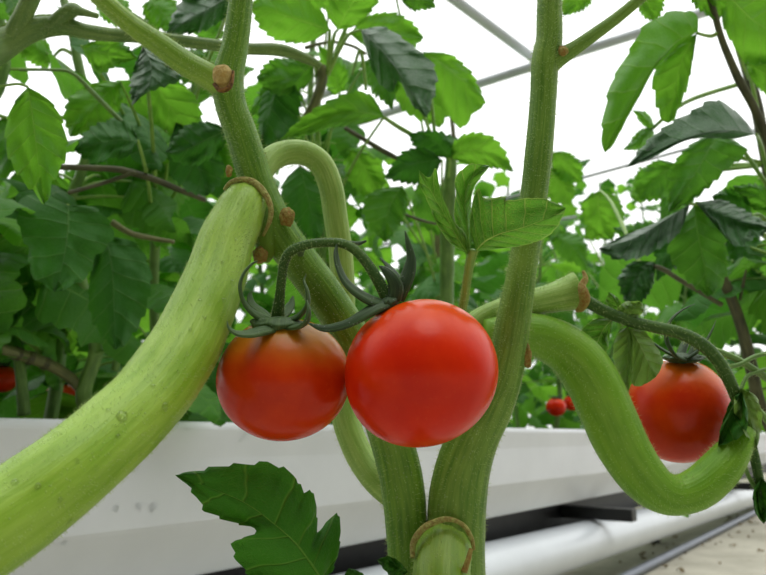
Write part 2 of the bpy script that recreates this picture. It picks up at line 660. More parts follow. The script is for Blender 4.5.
# white growing gutter, a long trough with a rolled lip and an undercut lower side
prof = [(.606, .372), (.600, .375), (.5965, .371), (.596, .366), (.5995, .341), (.600, .337), (.601, .275), (.603, .271), (.64, .215), (.646, .212),
        (.814, .212), (.82, .215), (.857, .271), (.859, .275), (.86, .337), (.8605, .341), (.864, .366), (.8635, .371), (.86, .375), (.854, .372),
        (.85, .335), (.848, .28), (.81, .222), (.65, .222), (.612, .28), (.61, .335)]
gm = MB()
SS = [-1.2 + k * .35 for k in range(31)]
for s_ in SS:
    for (a, z) in prof:
        gm.vert(R(s_, a, z))
npf = len(prof)
for i in range(len(SS) - 1):
    for k in range(npf):
        k2 = (k + 1) % npf
        gm.face((i * npf + k, (i + 1) * npf + k, (i + 1) * npf + k2, i * npf + k2))
for base, rev in ((0, 1), ((len(SS) - 1) * npf, 0)):
    ids = [base + k for k in range(npf)]
    gm.face(ids[::-1] if rev else ids)
gutter = tag(gm.build('growing_gutter', M['gutter'], smooth=False), 'long white plastic growing gutter holding the row of tomato plants', 'gutter')
bv = gutter.modifiers.new('soft_edges', 'BEVEL'); bv.width = .003; bv.segments = 2; bv.limit_method = 'ANGLE'
sm = MB()
sm.box(R(3.9, .73, .28), NV * .075, GV * 5.05, Z * .052)
child(sm, 'substrate', M['soil'], gutter, 'brown substrate filling the gutter', smooth=False)

pm = MB()
ps = [R(s_, .645, .12 - .016 * (s_ - 1.5)) for s_ in [-.6 + .5 * k for k in range(15)]]
pm.tube(ps, [.047] * len(ps), 28)
tag(pm.build('heating_pipe', M['pipe']), 'thick white pipe lying along the aisle under the white gutter', 'pipe')
rm = MB()
rs = [R(s_, .62, .0125) for s_ in [-.6 + .5 * k for k in range(20)]]
rm.tube(rs, [.0125] * len(rs), 16)
tag(rm.build('rail', M['rail']), 'thin grey steel rail on the floor beside the white pipe', 'rail')
darkener = empty('gap_darkener', R(3.5, .75, 0))  # black beam added to darken the gap under the gutter, carried on legs
tag(darkener, 'long black beam on legs added to darken the gap under the white gutter', 'support')
bm_ = MB()
bm_.box(R(3.5, .75, .178), NV * .04, GV * 4.6, Z * .034)
child(bm_, 'beam', M['black'], darkener, smooth=False)
for k in range(8):
    b = MB(); b.box(R(-.6 + k * 1.1, .76, .0725), NV * .02, GV * .02, Z * .0725)
    child(b, 'leg', M['black'], darkener, smooth=False)
lt = MB()
rn = random.Random(77)
for k in range(170):
    c = R(rn.uniform(.6, 5), rn.gauss(.62, .07) if k % 3 else rn.uniform(.3, 1.1), .004)
    r_ = rn.uniform(.004, .014)
    n_ = 6; ph = rn.uniform(0, 6)
    ids = [lt.vert(c + Vector((math.cos(ph + q * PI / 3) * r_ * rn.uniform(.5, 1.3), math.sin(ph + q * PI / 3) * r_ * rn.uniform(.4, 1), rn.uniform(-.003, .008)))) for q in range(n_)]
    top = lt.vert(c + Z * rn.uniform(.003, .01))
    for q in range(n_): lt.face((ids[q], ids[(q + 1) % n_], top))
tag(lt.build('leaf_litter', M['litter']), 'dark crumbs of dry leaf litter on the floor below the white pipe', 'litter', None, 'stuff')
for s_, lab, a0, zb in ((1.78, 'black square support arm sticking out over the white pipe left of the loop stem', .538, .18), (3.42, 'black square support arm over the white pipe near the right edge', .53, .156)):
    b = MB()
    b.box(R(s_, (a0 + .709) / 2, zb), NV * ((.709 - a0) / 2), GV * .019, Z * .0142)
    br = tag(b.build('support_arm', M['black'], smooth=False), lab, 'bracket')
    q = br.modifiers.new('soft_edges', 'BEVEL'); q.width = .002; q.segments = 2

# greenhouse tubes overhead
def bar(x0, y0, d0, x1, y1, d1, r, name, ext=.6, ext2=None):
    a, b = P(x0, y0, d0), P(x1, y1, d1)
    dirv = (b - a)
    a2 = a - dirv * ext; b2 = b + dirv * (ext if ext2 is None else ext2)
    mb = MB(); mb.tube([a2.lerp(b2, k / 6) for k in range(7)], [r] * 7, 14)
    tag(mb.build(name, M['steel'] if r > .008 else M['wire']), kind='structure')


bar(455, 0, 3.2, 533, 58, 3.6, .024, 'trim_1', 1.2, .06)
bar(405, 107, 3.7, 655, 28, 3.3, .022, 'trim_2', .35)
bar(560, 184, 3.6, 640, 162, 3.6, .0075, 'trim_3', 2.5)
bar(330, 252, 3.6, 470, 232, 3.7, .007, 'trim_4', .8)
bar(180, 152, 3.7, 240, 128, 3.6, .018, 'trim_5', 1.5)

# ------------------------------------------------------------------ the plant in front
plant = empty('tomato_plant', (0.02, .285, 0))
tag(plant, 'big hairy tomato plant with thick looping pale stems in front of the white gutter', 'plant')


def stem(px, mat, name='stem', seg=26, ribs=13, amp=.014, hair=0, per=8, extra=None, label=None, seed=0, bumpy=.025, hl=(.0009, .0022)):
    pts, rad = path(px, per)
    if extra:
        c = crom([tuple(pts[-1]) + (rad[-1],)] + extra, 6)[1:]
        pts = pts + [Vector(q[:3]) for q in c]; rad = rad + [q[3] for q in c]
    mb = MB()
    mb.tube(pts, rad, seg, ribs, amp, seed=seed, bumpy=bumpy)
    o = child(mb, name, mat, plant, label)
    if hair:
        nvis = len(crom(px, per))
        h = child(hairs(pts[:nvis], rad[:nvis], hair, hl[0], hl[1], seed=seed + 3), 'stem_hair', M['hair'], o, None, 'stuff', False)
    return o, pts, rad


# leaning main stem
stemA, pA, rA = stem([(262, -420, 7, .3), (252, -220, 9, .296), (243, -60, 10.5, .292), (242, -20, 11, .291), (240, 10, 12, .29), (235, 45, 13, .289), (228, 78, 15.5, .288), (231, 105, 15.5, .287), (240, 130, 16, .287), (249, 158, 16.5, .287),
                      (258, 185, 17, .287), (268, 212, 19, .287), (284, 240, 19, .287), (303, 266, 19, .287), (322, 291, 19, .288), (345, 326, 19, .289), (366, 370, 20, .289),
                      (382, 410, 21, .289), (394, 448, 21.5, .289), (403, 490, 21.5, .289), (407, 535, 20.5, .288), (409, 575, 20, .288), (411, 640, 20, .288)], M['main'],
                     hair=7000, extra=[(.012, .29, .1, .008), (.016, .288, .05, .0085), (.02, .285, 0, .009)], label='leaning main stem, darker green', seed=1)
branch_up, _, _ = stem([(222, 84, 13.5, .286), (205, 74, 12.5, .284), (183, 61.5, 12.2, .283), (158, 43, 10.8, .281), (133, 26, 9.8, .279), (112, 8, 9.3, .277), (92, -12, 9.2, .276), (70, -40, 9, .275), (30, -110, 8, .272), (0, -200, 6, .27)],
                       M['branch'], 'branch', hair=2600, label='smooth yellow-green side branch running up left', seed=2, amp=.006)
# thick pale stem sweeping to the lower left
stemB, pB, rB = stem([(260, 196, 12, .291), (252, 199, 20, .287), (244, 206, 23.5, .281), (236, 222, 25.5, .276), (226, 243, 27.4, .27), (217, 272, 29.5, .263), (206, 301, 31.8, .255), (181, 353, 35.5, .24), (148, 399, 38.2, .225), (112, 434, 40.5, .212),
                      (70, 470, 43.5, .2), (20, 508, 47, .19), (-40, 545, 51, .18), (-120, 590, 56, .17)], M['thick'], hair=9500, label='thick pale green stem sweeping to the lower left', seed=3, amp=.012, hl=(.0006, .0014))
# inner loop behind the tomatoes
stemC, _, _ = stem([(258, 176, 12, .294), (268, 162, 12.5, .3), (284, 153, 12.2, .305), (304, 153, 12, .308), (321, 164, 12, .31), (331, 188, 12, .311), (336, 220, 12, .312), (341, 255, 12, .313), (343, 300, 12, .314),
                    (341, 350, 12.5, .314), (341, 390, 13, .313), (347, 424, 13.5, .312), (360, 456, 14, .308), (378, 481, 14.5, .302), (396, 497, 14, .296), (406, 505, 12, .291)], M['pale'], hair=2500, label='pale looped stem behind the two tomatoes', seed=4)
# upright stem on the right
stemD, pD, rD = stem([(560, -420, 7, .31), (555, -220, 10, .305), (551, -60, 12, .3), (550, -20, 12, .298), (549.5, 10, 12.3, .296), (549, 40, 13, .295), (545, 62, 13.5, .294), (543, 100, 13, .293), (539, 150, 13.6, .291), (534, 192, 13.4, .29), (528, 235, 14, .289),
                      (522, 270, 14.5, .288), (515, 310, 16.5, .287), (509, 345, 18, .287), (500, 380, 21, .287), (487, 410, 24, .287), (472, 440, 25.5, .287), (461, 475, 27.5, .287), (456, 515, 29, .287),
                      (455, 560, 29.5, .287), (455, 640, 30, .287)], M['upright'], hair=8000, extra=[(.026, .29, .1, .0115), (.024, .288, .05, .0115), (.02, .285, 0, .012)], label='upright main stem right of the tomatoes', seed=5)
branch_r, _, _ = stem([(548, 66, 10, .294), (560, 57, 9, .293), (575, 48, 7.2, .292), (595, 34, 6.4, .291), (618, 17, 5.8, .29), (642, -3, 5.4, .288), (670, -28, 5.2, .286), (720, -90, 4.6, .283), (760, -170, 3.6, .28)], M['upright'], 'branch', 18, hair=700,
                      label='thin side branch forking up right', seed=6)
stub, pE, rE = stem([(453, 514, 13, .297), (450, 531, 23, .29), (445, 545, 28, .282), (442, 562, 28.5, .2745), (440, 605, 29, .262), (437, 680, 30, .252)], M['branch'], 'side_shoot', hair=1400, seed=7,
                    extra=[(.02, .25, .17, .0105), (.021, .262, .07, .0105), (.02, .28, 0, .011)], label='bright green side shoot ringed by a corky scar')
# right-hand stems
stemF, pF, rF = stem([(462, 334, 11, .3), (480, 320, 11.5, .302), (500, 311, 12, .304), (520, 304.5, 12.6, .306), (540, 300.5, 13.4, .308), (556, 297, 15, .309), (569, 293.5, 17.5, .31), (578, 291, 19.5, .31)],
                     M['pale'], hair=1500, label='pale cut stem stub with a dry brown end', seed=8)
stemG, pG, rG = stem([(488, 338, 19, .296), (510, 334, 20.5, .3), (533, 334.5, 21.5, .303), (556, 343, 23.5, .304), (576, 358, 25.5, .304), (592, 381, 26.6, .303), (606, 411, 27, .302), (621, 444, 26, .302), (639, 472, 24, .302),
                      (658, 490, 21.5, .303), (678, 495, 19.6, .304), (700, 487, 20.2, .305), (718, 471, 20, .307), (731, 455, 17.5, .309), (741, 441, 13, .311), (748, 430, 8, .313)], M['loop'], hair=3600, per=9,
                     label='thick green stem bent into a deep loop', seed=9, amp=.009)
trussH, pH, rH = stem([(574, 296, 8, .308), (586, 301, 6.6, .308), (605, 311, 6, .308), (630, 321, 6, .309), (655, 327, 6, .31), (680, 333, 6.4, .311), (700, 343, 6.8, .312), (716, 358, 6.4, .312), (728, 378, 6.2, .313), (737, 400, 5.8, .314),
                       (745, 425, 5.5, .314), (753, 452, 5, .314), (759, 480, 4.6, .314), (764, 515, 4, .314)], M['stalk'], 'fruit_stalk', 14, 7, .02, hair=1100, seed=10, label='thin dark fruit stalk drooping past the right tomato')
# arching stalk that carries the two middle tomatoes
stalk, pS, rS = stem([(277, 322, 7.6, .256), (278, 312, 6.4, .255), (280, 295, 4.9, .253), (282, 276, 4.7, .251), (285, 260, 4.9, .25), (293, 250, 5, .249), (308, 244.5, 4.6, .248), (325, 242.5, 4.5, .247), (342, 243.5, 4.7, .246), (355, 250, 5, .245),
                      (367, 263, 5.4, .244), (376, 277, 5.8, .243), (384, 291, 6.6, .243), (390, 302, 8, .243)], M['stalk'], 'fruit_stalk', 16, 8, .03, hair=1300, seed=12, per=6, hl=(.0004, .0009),
                     label='dark arching fruit stalk between the two middle tomatoes')
stem([(303, 246.5, 3.4, .249), (302, 249, 3.2, .262), (300, 255, 3.4, .286)], M['stalk'], 'fruit_stalk', 12, 0, 0, seed=113)
st2, _, _ = stem([(338, 243, 2.6, .247), (350, 243, 2.4, .249), (358, 243.5, 2.2, .252), (366, 241, 1.2, .254)], M['sepal'], 'stalk_spur', 8, 0, 0, seed=13)
# petiole of the young leaf
pet, pP, rP = stem([(452, 360, 6, .288), (458, 330, 5.2, .282), (464, 300, 4.6, .277), (467, 280, 4.4, .274), (470, 262, 4.8, .272), (473, 250, 5.2, .271)], M['petiole'], 'petiole', 14, 6, .03, hair=700, seed=14, hl=(.0004, .001))


def blob(px, py, d, rx, ry, rz, mat, name, parent, label=None, seed=0, amp=.18, tilt=0., sub=4, power=None):
    bm = bmesh.new()
    bmesh.ops.create_icosphere(bm, subdivisions=sub, radius=1)
    k = d / FPX
    c = P(px, py, d)
    mb = MB()
    ca, sa = math.cos(tilt), math.sin(tilt)
    ids = []
    for v in bm.verts:
        q = v.co.copy()
        f = 1 + amp * noise.noise(q * 1.8 + Vector((seed * 3.1, 0, 0)))
        x, y, z = q.x * rx * f, q.y * ry * f, q.z * rz * f
        x, y = x * ca - y * sa, x * sa + y * ca
        ids.append(mb.vert(c + (RGT * x + UPV * y - FWD * z) * k))
    for f in bm.faces:
        mb.face([ids[v.index] for v in f.verts], [(v.co.x, v.co.y) for v in f.verts])
    bm.free()
    return child(mb, name, mat, parent, label)


def ring(px, mat, name, parent, label=None, seg=12, seed=0, bumpy=.3):
    pts, rad = path(px, 5)
    mb = MB(); mb.tube(pts, rad, seg, seed=seed, bumpy=bumpy)
    return child(mb, name, mat, parent, label)


blob(222.5, 76, .2715, 10.5, 11.5, 8, M['bud'], 'bud', plant, 'round amber bud in the fork of the main stem', 1, .1)
ring([(214, 84, 2.2, .2705), (220, 90, 2.8, .2695), (228, 88, 2.6, .2695), (232, 80, 2.2, .27), (233, 71, 1.6, .271)], M['brown'], 'bud_scale', plant, 'dry brown rim under the amber bud', seed=1)
# corky rings and brown scars at the nodes
ring([(224, 190, 1.4, .279), (230, 183, 2.2, .279), (240, 179.5, 2.8, .2785), (251, 181, 3.2, .278), (260, 188, 3.2, .2775), (267, 198, 3, .277), (271, 210, 2.6, .2768), (269, 223, 2.2, .2765), (263, 236, 1.4, .277)], M['cork'], 'node_scar', plant, 'tan corky ring where the thick pale stem joins', seed=2)
blob(229, 171, .277, 3.5, 6, 4, M['scar'], 'node_scar', plant, 'small brown scar beside the corky ring', 3, .3)
blob(260, 255, .279, 7.5, 9, 6, M['scar'], 'node_scar', plant, 'yellow-brown swelling left of the leaning stem', 4, .2)
blob(264, 227, .283, 13, 36, 14, M['main'], 'node_swelling', plant, None, 5, .06, .12)
blob(287, 217, .2785, 7.5, 9.5, 5, M['scar'], 'node_scar', plant, 'brown knob on the leaning stem above the arching stalk', 6, .25)
blob(527, 356, .285, 4.6, 13, 6, M['scar'], 'node_scar', plant, 'rusty scar on the right side of the upright stem', 7, .3, .1)
blob(563, 51, .288, 5, 5, 3.5, M['scar'], 'node_scar', plant, 'rusty scar at the fork of the upright stem', 8, .3)
ring([(413, 558, 2.6, .271), (413, 546, 3.2, .2725), (417, 536, 3.6, .2725), (424, 528, 3.2, .273), (434, 522.5, 2.8, .2732), (446, 519, 2.8, .2732), (457, 521, 2.4, .2732), (466, 528, 2.4, .2728), (472, 539, 2.4, .2725), (474, 550, 1.6, .272)], M['cork'], 'node_scar', plant, 'tan corky ring round the bright side shoot', seed=9)
ring([(464, 572, 3.5, .262), (468, 560, 3, .263), (471, 549, 2.2, .265)], M['scar'], 'node_scar', plant, None, seed=10)
# dry cut end
ring([(583, 271, 2, .301), (585, 278, 3, .2995), (581, 285, 3.4, .298), (583, 293, 4.2, .2965), (585, 302, 4.6, .297), (581, 309, 3.6, .299), (577, 311, 2.2, .301)], M['scar'], 'cut_end', plant, 'dry brown rim of the cut stub', seed=11, bumpy=.7)

# ---- tomatoes
def blade(px, name, parent, mat, d_ratio=.42, seg=8):
    pts, rad = path(px, 7)
    mb = MB(); mb.tube(pts, rad, seg, flat=(Vector((.2, -.6, .75)), d_ratio), seed=px[0][0], bumpy=.06)
    return child(mb, name, mat, parent)


def tomato(cx, cy, d, rx, ry, axis, mat, label, group=None, sub=5, ribs=5, ribamp=.008):
    k = d / FPX
    c = P(cx, cy, d)
    ax = axis.normalized()
    q = Z.rotation_difference(ax)
    bm = bmesh.new()
    bmesh.ops.create_icosphere(bm, subdivisions=sub, radius=1)
    R0, H = rx * k, ry * k
    for v in bm.verts:
        p = v.co.copy()
        th = math.atan2(p.y, p.x)
        rr = math.hypot(p.x, p.y)
        z = p.z
        f = 1 + ribamp * math.cos(ribs * th + 1) * max(0, .4 + z) + .012 * noise.noise(p * 1.3 + Vector((cx, 0, 0)))
        zz = z * H
        if z > 0: zz -= H * .13 * math.exp(-(rr / .28) ** 2)        # dimple under the calyx
        zz = zz * (1 - .03 * (1 - z))
        v.co = Vector((p.x * R0 * f, p.y * R0 * f, zz))
    me = bpy.data.meshes.new('tomato')
    bm.to_mesh(me); bm.free()
    me.polygons.foreach_set('use_smooth', [True] * len(me.polygons))
    o = link('tomato', me, None, [mat])
    # keep the children's frame simple: the fruit's tilt goes into the mesh's own axes
    me.transform(q.to_matrix().to_4x4())
    o.location = c
    tag(o, label, 'tomato', group)
    return o


tomL = tomato(284, 379.5, .257, 66, 64, Vector((-.05, -.25, 1)), M['tomato_orange'], 'ripe tomato with orange-green shoulders, left one of the touching pair', 'middle tomatoes')
tomC = tomato(421, 374, .2425, 77, 75.5, Vector((-.38, .1, .95)), M['tomato'], 'largest bright red tomato with a soft highlight, in the middle of the picture', 'middle tomatoes')
tomR = tomato(678, 411, .343, 50, 54, Vector((.05, -.12, 1)), M['tomato_right'], 'orange-red tomato resting above the deep loop of the thick green stem')


def calyx(o, cx, cy, d, rx, ry, rz, seed, tilt=0., mat='sepal'):
    return blob(cx, cy, d, rx, ry, rz, M[mat], 'calyx', o, None, seed, .25, tilt)


cL = calyx(tomL, 277, 325, .251, 29, 8.5, 24, 1, 0., 'sepal_green')
for b_ in ([(272, 322, 6, .252), (262, 318, 6, .25), (251, 311, 5.4, .247), (243, 300, 4.4, .245), (240, 286, 3.8, .244), (244, 273, 3.2, .245), (252, 264, 2.2, .247), (258, 261, .6, .248)],
           [(276, 328, 5, .246), (262, 331, 6, .2405), (248, 334, 5.2, .236), (236, 333, 4, .234), (229, 328, 2.6, .233), (227, 321, .6, .233)],
           [(284, 322, 6, .252), (294, 319, 6.4, .25), (303, 312, 5.4, .248), (308, 302, 4.4, .247), (307, 290, 3.2, .247), (304, 281, 2, .248), (306, 275, .5, .249)],
           [(284, 326, 5.5, .248), (297, 327, 5.5, .243), (306, 322, 4.6, .241), (309, 311, 3.4, .241), (307, 300, .8, .242)],
           [(270, 320, 5, .258), (262, 312, 4.6, .263), (252, 304, 3.6, .267), (250, 296, 2, .269), (252, 291, .5, .27)],
           [(278, 318, 5, .26), (286, 311, 4.6, .266), (291, 304, 3, .27), (293, 296, .6, .273)]):
    blade([(x, y, w_ * 1.35, d) for x, y, w_, d in b_], 'sepal', cL, M['sepal_green'], .38)
cC = calyx(tomC, 386, 306, .241, 15, 8, 14, 2, .6)
for b_ in ([(390, 303, 5.5, .239), (376, 308, 6.5, .236), (362, 316, 6, .234), (349, 323, 5, .234), (336, 327, 4.4, .235), (322, 328, 3, .237), (308, 323, .6, .239)],
           [(386, 304, 5.5, .24), (372, 301, 7.5, .238), (358, 293, 7, .238), (346, 282, 5.4, .239), (339, 268, 4, .241), (336, 254, 2.8, .243), (337, 244, .7, .245)],
           [(394, 300, 5.5, .24), (396, 288, 6, .24), (392, 278, 4.8, .24), (385, 270, 3, .241), (379, 266, .6, .242)],
           [(398, 299, 5.5, .242), (404, 285, 6, .242), (409, 271, 5.4, .243), (411, 257, 3.6, .244), (408, 243, 2.2, .245), (405, 231, .5, .246)],
           [(394, 300, 5, .248), (398, 286, 5, .252), (395, 276, 4, .256), (388, 266, 2.4, .26), (380, 258, .6, .262)]):
    blade([(x, y, w_ * 1.3, d) for x, y, w_, d in b_], 'sepal', cC, M['sepal'])
cR = calyx(tomR, 684, 358, .335, 20, 5, 14, 3)
for b_ in ([(684, 359, 4, .33), (675, 355, 4.6, .325), (668, 344, 4.2, .322), (666, 332, 3, .32), (671, 320, 2.4, .32), (682, 310, 1.8, .321), (695, 304, .5, .322)],
           [(688, 358, 4, .33), (698, 351, 4.4, .327), (706, 341, 3.4, .327), (712, 330, 2, .328), (716, 320, .4, .33)],
           [(680, 356, 4, .338), (684, 346, 4, .342), (688, 338, 2.4, .345), (690, 332, .5, .346)],
           [(690, 358, 4, .332), (694, 349, 4, .334), (693, 341, 2.4, .337), (690, 336, .5, .338)],
           [(676, 357, 3.6, .33), (660, 348, 3.4, .326), (648, 339, 2.2, .324), (640, 335, .5, .324)]):
    blade(b_, 'sepal', cR, M['sepal'])

# ---- leaves of the front plant
def front_leaf(mid, left, right, d0, d1, mat, label=None, parent=None, **kw):
    mb = MB()
    traced_leaf(mb, mid, left, right, d0, d1, **kw)
    return child(mb, 'leaf', mat, parent or plant, label)


front_leaf([(322, 580), (300, 548), (275, 525), (245, 503), (210, 488), (175, 475)],
           [(322, 580), (290, 585), (262, 581), (247, 574), (236, 560), (230, 544), (243, 537), (256, 534), (252, 527), (236, 524), (222, 519), (204, 511), (196, 497), (186, 484), (175, 475)],
           [(322, 580), (332, 572), (338, 556), (341, 532), (338, 511), (327, 522), (317, 533), (317, 508), (311, 488), (304, 494), (296, 477), (283, 468), (268, 462), (250, 464), (228, 465), (200, 470), (175, 475)],
           .272, .25, M['leaf_low'], 'dark green lobed leaf below the left tomato', dl=-.006, dr=.012, teeth=12, amp=2.0, wave=.004, seed=3, nu=72, nv=8, smooth_out=False)
ring([(321, 578, 2, .272), (326, 590, 2.4, .274), (345, 615, 2.8, .28), (385, 640, 3.2, .287), (409, 648, 4, .288)], M['petiole'], 'petiole', plant, seed=3, bumpy=.1)
# curled scraps at the bottom edge
front_leaf([(362, 598), (357, 582), (349, 568)], [(362, 598), (350, 592), (342, 580), (349, 568)], [(362, 598), (368, 585), (362, 573), (349, 568)], .274, .268, M['leaf_low'], teeth=4, amp=.6, seed=5, nu=18, nv=4)
front_leaf([(408, 572), (396, 566), (386, 562), (377, 560)], [(408, 572), (400, 577), (388, 574), (377, 560)], [(408, 572), (400, 562), (388, 556), (377, 560)], .268, .258, M['leaf_low'], dl=-.006, teeth=5, amp=1, seed=6, nu=20, nv=4, wave=.012)
ring([(362, 597, 1.4, .2735), (378, 606, 2, .279), (404, 612, 3, .286)], M['petiole'], 'petiole', plant, seed=4, bumpy=.1)
# young three-part leaf in the middle
front_leaf([(468, 254), (456, 235), (443, 212), (430, 190), (419, 170)],
           [(468, 254), (450, 243), (436, 222), (427, 200), (420, 185), (419, 170)],
           [(468, 254), (466, 235), (455, 222), (446, 205), (440, 190), (436, 168), (429, 178), (419, 170)], .271, .262, M['leaf_hero'], 'folded young leaflet, left part of the three-part leaf', dl=.006, dr=-.012, teeth=7, amp=.8, seed=7, nu=40, nv=6, wave=.006)
front_leaf([(470, 252), (468, 230), (465, 205), (468, 185), (480, 170), (490, 166)],
           [(470, 252), (458, 232), (454, 212), (456, 192), (455, 178), (470, 164), (490, 166)],
           [(470, 252), (473, 232), (471, 205), (474, 188), (482, 176), (490, 166)], .27, .266, M['leaf_hero'], 'upright curled leaflet, middle part of the three-part leaf', dl=-.004, dr=.01, teeth=8, amp=.8, seed=8, nu=40, nv=6, wave=.006)
front_leaf([(476, 251), (485, 242), (500, 234), (522, 228), (545, 219), (566, 208)],
           [(476, 251), (470, 225), (474, 196), (479, 188), (483, 197), (495, 198), (506, 196), (504, 201), (520, 199), (538, 198), (552, 201), (566, 208)],
           [(476, 251), (490, 250), (506, 248), (525, 245), (545, 238), (558, 226), (566, 208)], .27, .262, M['leaf_hero'], 'broad young leaflet reaching right, part of the three-part leaf', dl=-.002, dr=.01, teeth=9, amp=.7, seed=9, nu=56, nv=8, wave=.003, lag=2.2)
# hanging leaves at the truss on the right
front_leaf([(628, 326), (628, 350), (627, 375), (627, 398)], [(628, 326), (617, 335), (613, 355), (618, 378), (627, 398)], [(628, 326), (634, 340), (633, 362), (630, 384), (627, 398)], .308, .302, M['leaf_dry'], 'folded pale leaflet hanging before the right tomato', dl=.008, dr=-.004, teeth=6, seed=11, amp=.7, nu=28)
front_leaf([(630, 328), (640, 345), (648, 362), (656, 377)], [(630, 328), (628, 350), (631, 370), (632, 385), (644, 385), (656, 377)], [(630, 328), (645, 332), (656, 346), (663, 362), (656, 377)], .308, .3, M['leaf_dry'], 'leaflet hanging over the left side of the right tomato', dl=.004, dr=.004, teeth=6, seed=12, amp=.7, nu=30)
front_leaf([(614, 318), (603, 330), (596, 348), (597, 366)], [(614, 318), (598, 318), (583, 328), (582, 345), (588, 360), (597, 366)], [(614, 318), (610, 335), (607, 352), (597, 366)], .312, .306, M['leaf_hero'], 'small crinkled leaf hanging under the thin stalk', dl=-.004, dr=.006, teeth=6, seed=13, amp=.9, nu=30, wave=.008)
front_leaf([(620, 318), (616, 305), (609, 292)], [(620, 318), (610, 310), (606, 300), (609, 292)], [(620, 318), (624, 308), (618, 298), (609, 292)], .312, .31, M['leaf_hero'], None, teeth=4, seed=14, nu=18, nv=4, amp=.5)
front_leaf([(626, 320), (634, 308), (640, 301)], [(626, 320), (618, 310), (624, 302), (640, 301)], [(626, 320), (638, 318), (644, 308), (640, 301)], .312, .308, M['leaf_dry'], None, teeth=4, seed=15, nu=18, nv=4, amp=.8, wave=.012)
front_leaf([(741, 388), (748, 405), (752, 425), (757, 448)], [(741, 388), (734, 400), (736, 418), (746, 435), (757, 448)], [(741, 388), (756, 396), (762, 415), (760, 435), (757, 448)], .312, .31, M['leaf_dry'], 'limp leaf hanging from the thin stalk at the right edge', dl=-.006, dr=.006, teeth=5, seed=16, amp=.8, nu=26, wave=.01)
front_leaf([(742, 392), (733, 410), (725, 428), (718, 446)], [(742, 392), (732, 398), (726, 412), (720, 430), (718, 446)], [(742, 392), (748, 412), (746, 430), (735, 440), (718, 446)], .31, .306, M['leaf_low'], 'folded leaf between the right tomato and the thin stalk', dl=.004, dr=-.006, teeth=5, seed=17, amp=.8, nu=26, wave=.01)
front_leaf([(762, 478), (758, 492), (760, 508), (764, 524)], [(762, 478), (754, 488), (753, 503), (757, 516), (764, 524)], [(762, 478), (772, 490), (774, 508), (764, 524)], .314, .31, M['leaf_low'], None, dl=-.006, teeth=4, seed=18, amp=.8, nu=22, wave=.01)
for q in ([(700, 345, 3, .318), (720, 352, 3.4, .32), (742, 362, 3.6, .322), (770, 380, 3.8, .325)], [(722, 368, 2.6, .318), (740, 364, 2.4, .32), (756, 356, 2.2, .322), (775, 352, 2, .324)],
          [(730, 385, 2.5, .318), (745, 398, 3, .32), (760, 412, 3.4, .322), (775, 430, 3.6, .324)], [(737, 400, 2, .316), (746, 378, 2, .32), (757, 372, 1.8, .322), (776, 366, 1.8, .324)], [(742, 455, 2, .312), (748, 475, 2.2, .313), (757, 490, 2.4, .314)]):
    stem(q, M['greenstem'], 'fruit_stalk', 8, 0, 0, hair=60, seed=int(q[1][0]))

# droplets on the thick stem and the gutter
def droplet(px, py, d, r, parent, nrm):
    bm = bmesh.new(); bmesh.ops.create_icosphere(bm, subdivisions=2, radius=1)
    c = P(px, py, d); k = r * 1.3 * d / FPX
    mb = MB(); ids = []
    for v in bm.verts:
        q = v.co
        ids.append(mb.vert(c + q * k * 1.0 - nrm * (q.dot(nrm) * k * .45)))
    for f in bm.faces: mb.face([ids[v.index] for v in f.verts])
    bm.free()
    return child(mb, 'water_droplet', M['drop'], parent)


rn = random.Random(5)
from mathutils.bvhtree import BVHTree


def on_surface(o, px, py):
    bpy.context.view_layer.update()
    dg = bpy.context.evaluated_depsgraph_get()
    bvh = BVHTree.FromObject(o, dg)
    mw = o.matrix_world.inverted()
    org = mw @ CAM
    dr = (mw @ P(px, py, 1)) - org
    hit = bvh.ray_cast(org, dr.normalized())
    if hit[0] is None: return None
    return (o.matrix_world @ hit[0] - CAM).dot(FWD), hit[1]


for x, y, r in ((122, 416, 4.6), (165, 406, 3.2), (118, 436, 2), (153, 386, 1.8), (108, 410, 1.8), (77, 461, 2), (190, 330, 1.6), (224, 300, 2), (200, 300, 1.5), (232, 282, 2), (178, 372, 1.6), (140, 455, 1.8), (96, 470, 2), (60, 500, 2.2), (38, 486, 2.6),
                (15, 482, 3), (222, 262, 1.5), (236, 240, 1.5), (205, 318, 1.4), (70, 520, 2)):
    h = on_surface(stemB, x, y)
    if h: droplet(x, y, h[0], r, stemB, h[1])
for x, y, r in ((135, 468, 2.6), (153, 507, 3.4), (139, 506, 2.6), (116, 508, 2.6), (64, 543, 2.6), (187, 429, 1.8), (245, 434, 2), (240, 440, 1.5), (576, 472, 1.6)):
    h = on_surface(gutter, x, y)
    if h: droplet(x, y, h[0], r, gutter, h[1])

# ------------------------------------------------------------------ the row of plants in the gutter
LEAFLIB = {}


def leaf_lib(mat, n=9):
    rn_ = random.Random(hash(mat) % 1000 if False else sum(map(ord, mat)))
    lib = []
    for k in range(n):
        mb = MB()
        row_leaf(mb, rn_.uniform(.075, .125), rn_.uniform(.06, .1), ('ovate', 'lobed', 'broad')[k % 3], rn_.uniform(.03, .1), rn_, nu=22, nv=3, tint=rn_.random())
        o = mb.build('leaf', [M[mat], M['petiole']])
        lib.append(o.data)
        bpy.data.objects.remove(o)
    return lib


for k_ in ('leaf', 'leaf_bright', 'leaf_dark'):
    LEAFLIB[k_] = leaf_lib(k_)


